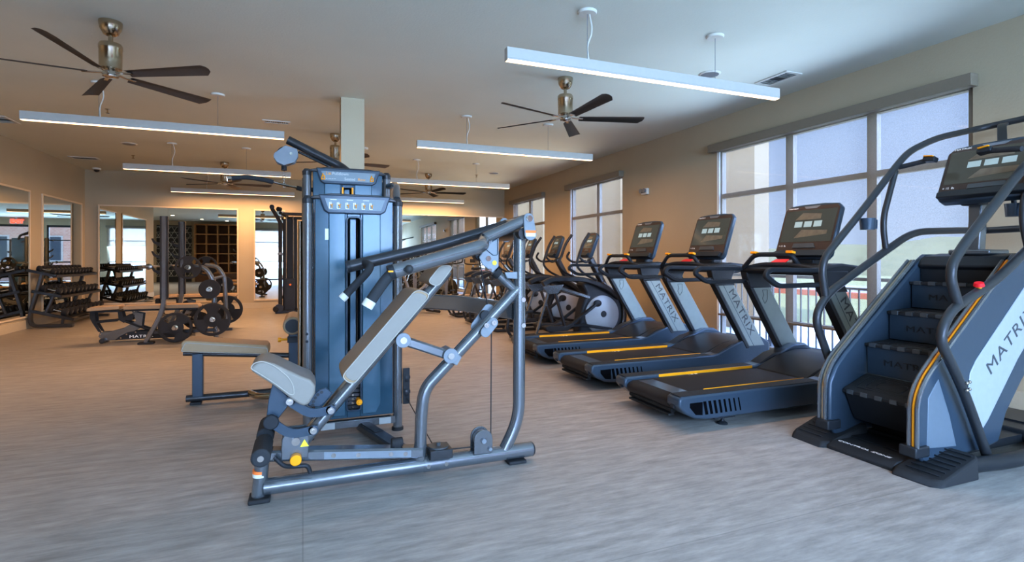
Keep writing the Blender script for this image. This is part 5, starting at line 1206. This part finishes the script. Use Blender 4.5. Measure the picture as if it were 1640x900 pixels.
# ------------------------------------------------------------------ ellipticals (x forward from the rear loop)
def make_elliptical():
    t = thing('elliptical_trainer', '', 'elliptical trainer', (0, 0, 0), 'elliptical trainers along the windows')
    c = MB(); c.tube([(.32, .26, .04), (.0, .24, .04), (-.05, .12, .06), (-.05, -.12, .06), (.0, -.24, .04), (.32, -.26, .04), (1.7, -.22, .05)], .026, br=.14, n=12); c.tube([(.32, .26, .04), (1.7, .22, .05)], .026, n=12); c.bx(.3, .38, -.28, .28, 0.0, .06); c.bx(1.5, 1.95, -.30, .30, 0.0, .08); c.build('base_frame', M_BLACK2, t)
    for s in (-1, 1):
        c = MB(); c.tube([(-.02, s * .2, .06), (-.08, s * .2, .15), (-.04, s * .2, .42), (.15, s * .22, .46)], .022, br=.1); c.build('rear_loop', M_BLACK2, t)
        c = MB(); c.prism([(.28, .80), (.62, .83), (.52, .70), (.36, .69)], s * .27, s * .285); hp = c.build('hanger_plate', M_STEEL, t, .004)
        c = MB(); c.tube([(.37, s * .26, .71), (.16, s * .26, .05)], 0, rect=(.03, .05), up=(0, 1, 0)); c.build('rear_leg', M_STEEL, t)
        c = MB(); c.tube([(.49, s * .24, .71), (.68, s * .20, .18)], 0, rect=(.03, .055), up=(0, 1, 0)); c.build('swing_arm', M_STEELD, t)
        c = MB(); c.tube([(.30, s * .24, .84), (.42, s * .24, .90), (.95, s * .22, .90), (1.35, s * .17, .78), (1.62, s * .12, .60)], 0, br=.14, rect=(.07, .085), up=(0, 1, 0)); c.build('overhead_arm', M_BLACK, t)
        c = MB(); c.tube([(.55, s * .16, .20), (.95, s * .16, .22), (1.45, s * .20, .14)], 0, br=.1, rect=(.04, .06), up=(0, 1, 0)); c.build('pedal_arm', M_BLACK2, t)
        c = MB(); c.prism([(.36, .17), (.34, .22), (.42, .235), (.68, .22), (.78, .27), (.80, .22), (.70, .15), (.42, .14)], s * .08, s * .24); c.build('pedal', M_RUBBER, t, .014)
        c = MB(); c.tube([(.70, s * .19, .18), (1.20, s * .19, .52)], 0, rect=(.035, .06), up=(0, 1, 0)); c.sph((1.22, s * .19, .53), .06, (1.2, .5, .9)); c.build('crank_arm', M_BLACK, t)
        # flywheel disc
        c = MB(); c.lathe([(.27, s * .135), (.29, s * .125), (.29, s * .11)][::-1], (1.34, 0, .35), 'Y', 36); dk = c.build('side_disc', M_DISC, t)
        c = MB(); c.lathe([(.05, s * .134), (.045, s * .143)], (1.36, 0, .36), 'Y', 24); c.build('disc_hub', M_BLACK, dk)
        c = MB(); c.tube([(1.15, s * .28, .88), (.92, s * .30, .98), (.80, s * .29, 1.10), (.92, s * .28, 1.42), (1.02, s * .27, 1.55)], .018, br=.12); mh = c.build('moving_handle', M_BLACK2, t)
        c = MB(); c.tube([(.85, s * .285, 1.22), (.92, s * .28, 1.42), (1.03, s * .27, 1.57)], .022, br=.1); c.build('foam_grip', M_FOAM, mh)
        c = MB(); c.tube([(1.16, s * .05, 1.16), (1.0, s * .20, 1.14), (.90, s * .21, 1.22), (.93, s * .16, 1.30)], .017, br=.08); c.build('fixed_handle', M_FOAM, t)
    c = MB(); c.prism([(.95, .10), (1.0, .45), (1.08, .68), (1.0, .82), (1.15, .90), (1.40, .80), (1.66, .62), (1.80, .34), (1.78, .08), (1.5, .04), (1.0, .04)], -.11, .11); c.build('front_shroud', M_BLACK, t, .03)
    for s in (-1, 1): c = MB(); c.tube([(.5, s * .13, .80), (1.1, s * .13, .62)], 0, rect=(.05, .08), up=(0, 1, 0)); c.build('link_rail', M_STEEL, t)
    c = MB(); c.tube([(1.55, 0, .60), (1.20, 0, 1.20)], 0, rect=(.09, .10), up=(0, 1, 0)); ms = c.build('console_mast', M_STEELD, t, .008)
    for s in (-1, 1): c = MB(); c.tube([(1.56, s * .135, .05), (1.70, s * .135, .20), (1.72, s * .135, .45), (1.60, s * .135, .68), (1.35, s * .135, .84)], .014, br=.2); c.build('shroud_trim', M_STEEL, t)
    console(t, 1.10, 0, 1.22, 1.60, .15, .30, .06, full=False)
    return t
E0 = make_elliptical()
for i, (y, lb) in enumerate([(7.15, 'elliptical trainer next to the treadmills, first of its row'), (8.3, 'second elliptical trainer from the treadmills, in front of middle window'), (9.45, 'third elliptical trainer from the treadmills'), (10.6, 'elliptical trainer nearest the exercise bikes')]):
    o = E0 if i == 0 else copy_tree(E0); o.location = (2.88, y, 0); o['label'] = lb

# ------------------------------------------------------------------ exercise bikes
def make_bike():
    t = thing('exercise_bike', '', 'exercise bike', (0, 0, 0), 'indoor cycling bikes by the end mirror')
    for x in (-.5, .5): c = MB(); c.tube([(x, -.25, .05), (x, .25, .05)], .03); c.build('floor_foot', M_BLACK2, t)
    c = MB(); c.tube([(-.5, 0, .07), (-.1, 0, .30), (.5, 0, .07)], 0, br=.1, rect=(.05, .08), up=(0, 1, 0)); c.tube([(.0, 0, .28), (-.22, 0, .80)], 0, rect=(.045, .07), up=(0, 1, 0)); c.tube([(-.05, 0, .40), (.32, 0, .62), (.30, 0, .88)], 0, br=.1, rect=(.045, .07), up=(0, 1, 0)); c.tube([(.32, 0, .62), (.45, .0, .10)], 0, rect=(.09, .05), up=(0, 1, 0)); c.build('frame', M_LGREY, t)
    c = MB(); c.lathe([(.04, -.02), (.24, -.02), (.25, -.012), (.25, .012), (.24, .02), (.04, .02)], (.36, 0, .33), 'Y', 32); c.build('flywheel', M_STEELD, t)
    c = MB(); c.prism([(-.42, .93), (-.40, .98), (-.20, .97), (-.05, .955), (-.05, .93), (-.22, .90)], -.06, .06); c.prism([(-.44, .94), (-.42, .985), (-.27, .975), (-.27, .92)], -.11, .11); c.build('saddle', M_BLACK, t, .02)
    c = MB(); c.cyl((-.20, 0, .74), (-.26, 0, .93), .022); c.cyl((.30, 0, .85), (.30, 0, 1.04), .022); c.build('seat_post', M_CHROME, t)
    for s in (-1, 1):
        c = MB(); c.tube([(.22, 0, 1.05), (.24, s * .12, 1.05), (.38, s * .21, 1.07), (.56, s * .20, 1.10), (.60, s * .20, 1.18)], .017, br=.07); c.build('handlebar', M_FOAM, t)
        c = MB(); c.tube([(0, s * .09, .33), (s * .13, s * .10, .33 - .10 * s)], 0, rect=(.02, .03), up=(0, 1, 0)); c.bx(s * .13 - .05, s * .13 + .05, s * .10 if s > 0 else -.20, .20 if s > 0 else -.10, .32 - .10 * s, .345 - .10 * s); c.build('pedal_crank', M_BLACK2, t)
    c = MB(); c.lathe([(.09, -.03), (.1, 0), (.09, .03)], (0, .055, .33), 'Y', 24); c.prism([(-.08, .26), (.38, .24), (.38, .42), (-.08, .40)], .03, .06); c.build('drive_guard', M_BLACK, t, .01)
    c = MB(); c.box((.42, 0, 1.14), (.02, .14, .10), (0, .5, 0)); c.build('console', M_BLACK, t, .006)
    return t
K0 = make_bike()
for i, (x, y, a, lb) in enumerate([(1.75, 12.7, 80, 'exercise bike nearest the cable crossover'), (2.5, 12.75, 82, 'exercise bike second from the cable crossover'), (3.25, 12.7, 80, 'exercise bike third from the cable crossover'), (4.0, 12.8, 78, 'exercise bike in the window corner of the end wall'), (2.2, 11.4, 20, 'exercise bike standing apart in front of the others')]):
    o = K0 if i == 0 else copy_tree(K0); o.location = (x, y, 0); o.rotation_euler = (0, 0, math.radians(a)); o['label'] = lb

# ------------------------------------------------------------------ lights and world
def area(name, loc, rot, sx_, sy_, e, col, glossy=False):
    L = bpy.data.lights.new(name, 'AREA'); L.shape = 'RECTANGLE'; L.size = sx_; L.size_y = sy_; L.energy = e; L.color = col
    o = bpy.data.objects.new(name, L); C.objects.link(o); o.location = loc; o.rotation_euler = rot; o.visible_camera = False; o.visible_glossy = glossy; L.spread = 2.6; return o
area('front_window_daylight', (1.2, YF + .12, 2.0), (PI / 2 - .42, 0, 0), 7.0, 1.6, 600, (.42, .67, 1.0), False)
area('side_window_daylight', (XR - .14, 4.3, 1.5), (0, PI / 2, 0), 2.3, 2.9, 60, (.55, .76, 1.0))
area('middle_window_daylight', (XR - .14, 9.15, 1.6), (0, PI / 2, 0), 2.0, 2.0, 25, (1, .9, .75))
area('end_window_daylight', (XR - .14, 12.45, 1.6), (0, PI / 2, 0), 2.0, 2.0, 20, (1, .9, .75))
area('lobby_light', (-6.8, 2.5, 3.0), (0, 0, 0), 3, 6, 130, (1, .80, .58))
sun = bpy.data.lights.new('sun', 'SUN'); sun.energy = 3.2; sun.angle = .02; sun.color = (1, .95, .86)
so_ = bpy.data.objects.new('sun', sun); C.objects.link(so_); so_.rotation_euler = V((.55, .30, -.80)).to_track_quat('-Z', 'Y').to_euler()

W = bpy.data.worlds.new('sky'); bpy.context.scene.world = W; W.use_nodes = True; nt = W.node_tree
bg = nt.nodes['Background']; tc = nt.nodes.new('ShaderNodeTexCoord'); sep = nt.nodes.new('ShaderNodeSeparateXYZ'); rp = nt.nodes.new('ShaderNodeValToRGB')
nt.links.new(tc.outputs['Generated'], sep.inputs[0]); nt.links.new(sep.outputs['Z'], rp.inputs['Fac']); mrr = nt.nodes.new('ShaderNodeMapRange'); mrr.inputs['From Min'].default_value = .1; mrr.inputs['From Max'].default_value = -.6; mrr.inputs['To Min'].default_value = .95; mrr.inputs['To Max'].default_value = 11.0
nt.links.new(sep.outputs['Y'], mrr.inputs['Value']); nt.links.new(mrr.outputs['Result'], bg.inputs['Strength']); nt.links.new(rp.outputs['Color'], bg.inputs['Color'])
e = rp.color_ramp.elements; e[0].position = 0; e[0].color = (.52, .66, .95, 1); e[1].position = .5; e[1].color = (.30, .46, .92, 1)


# ------------------------------------------------------------------ camera
cam = bpy.data.cameras.new('camera'); co = bpy.data.objects.new('camera', cam); C.objects.link(co)
co.location = (0, 0, CAMZ); co.rotation_euler = (PI / 2, 0, -PSI)
cam.sensor_fit = 'HORIZONTAL'; cam.sensor_width = 36; cam.lens = 36 * FPX / 1640
cam.shift_y = -(450 - HY) / 1640; cam.clip_start = .05; cam.clip_end = 300
sc = bpy.context.scene; sc.camera = co
sc.view_settings.view_transform = 'Standard'; sc.view_settings.look = 'Medium High Contrast'; sc.view_settings.exposure = 0.46; sc.view_settings.gamma = 1.0
sc.cycles.max_bounces = 10; sc.cycles.diffuse_bounces = 4; sc.cycles.glossy_bounces = 5; sc.cycles.transparent_max_bounces = 12
sc.cycles.use_denoising = True; sc.cycles.sample_clamp_indirect = 6; sc.cycles.caustics_reflective = False; sc.cycles.caustics_refractive = False
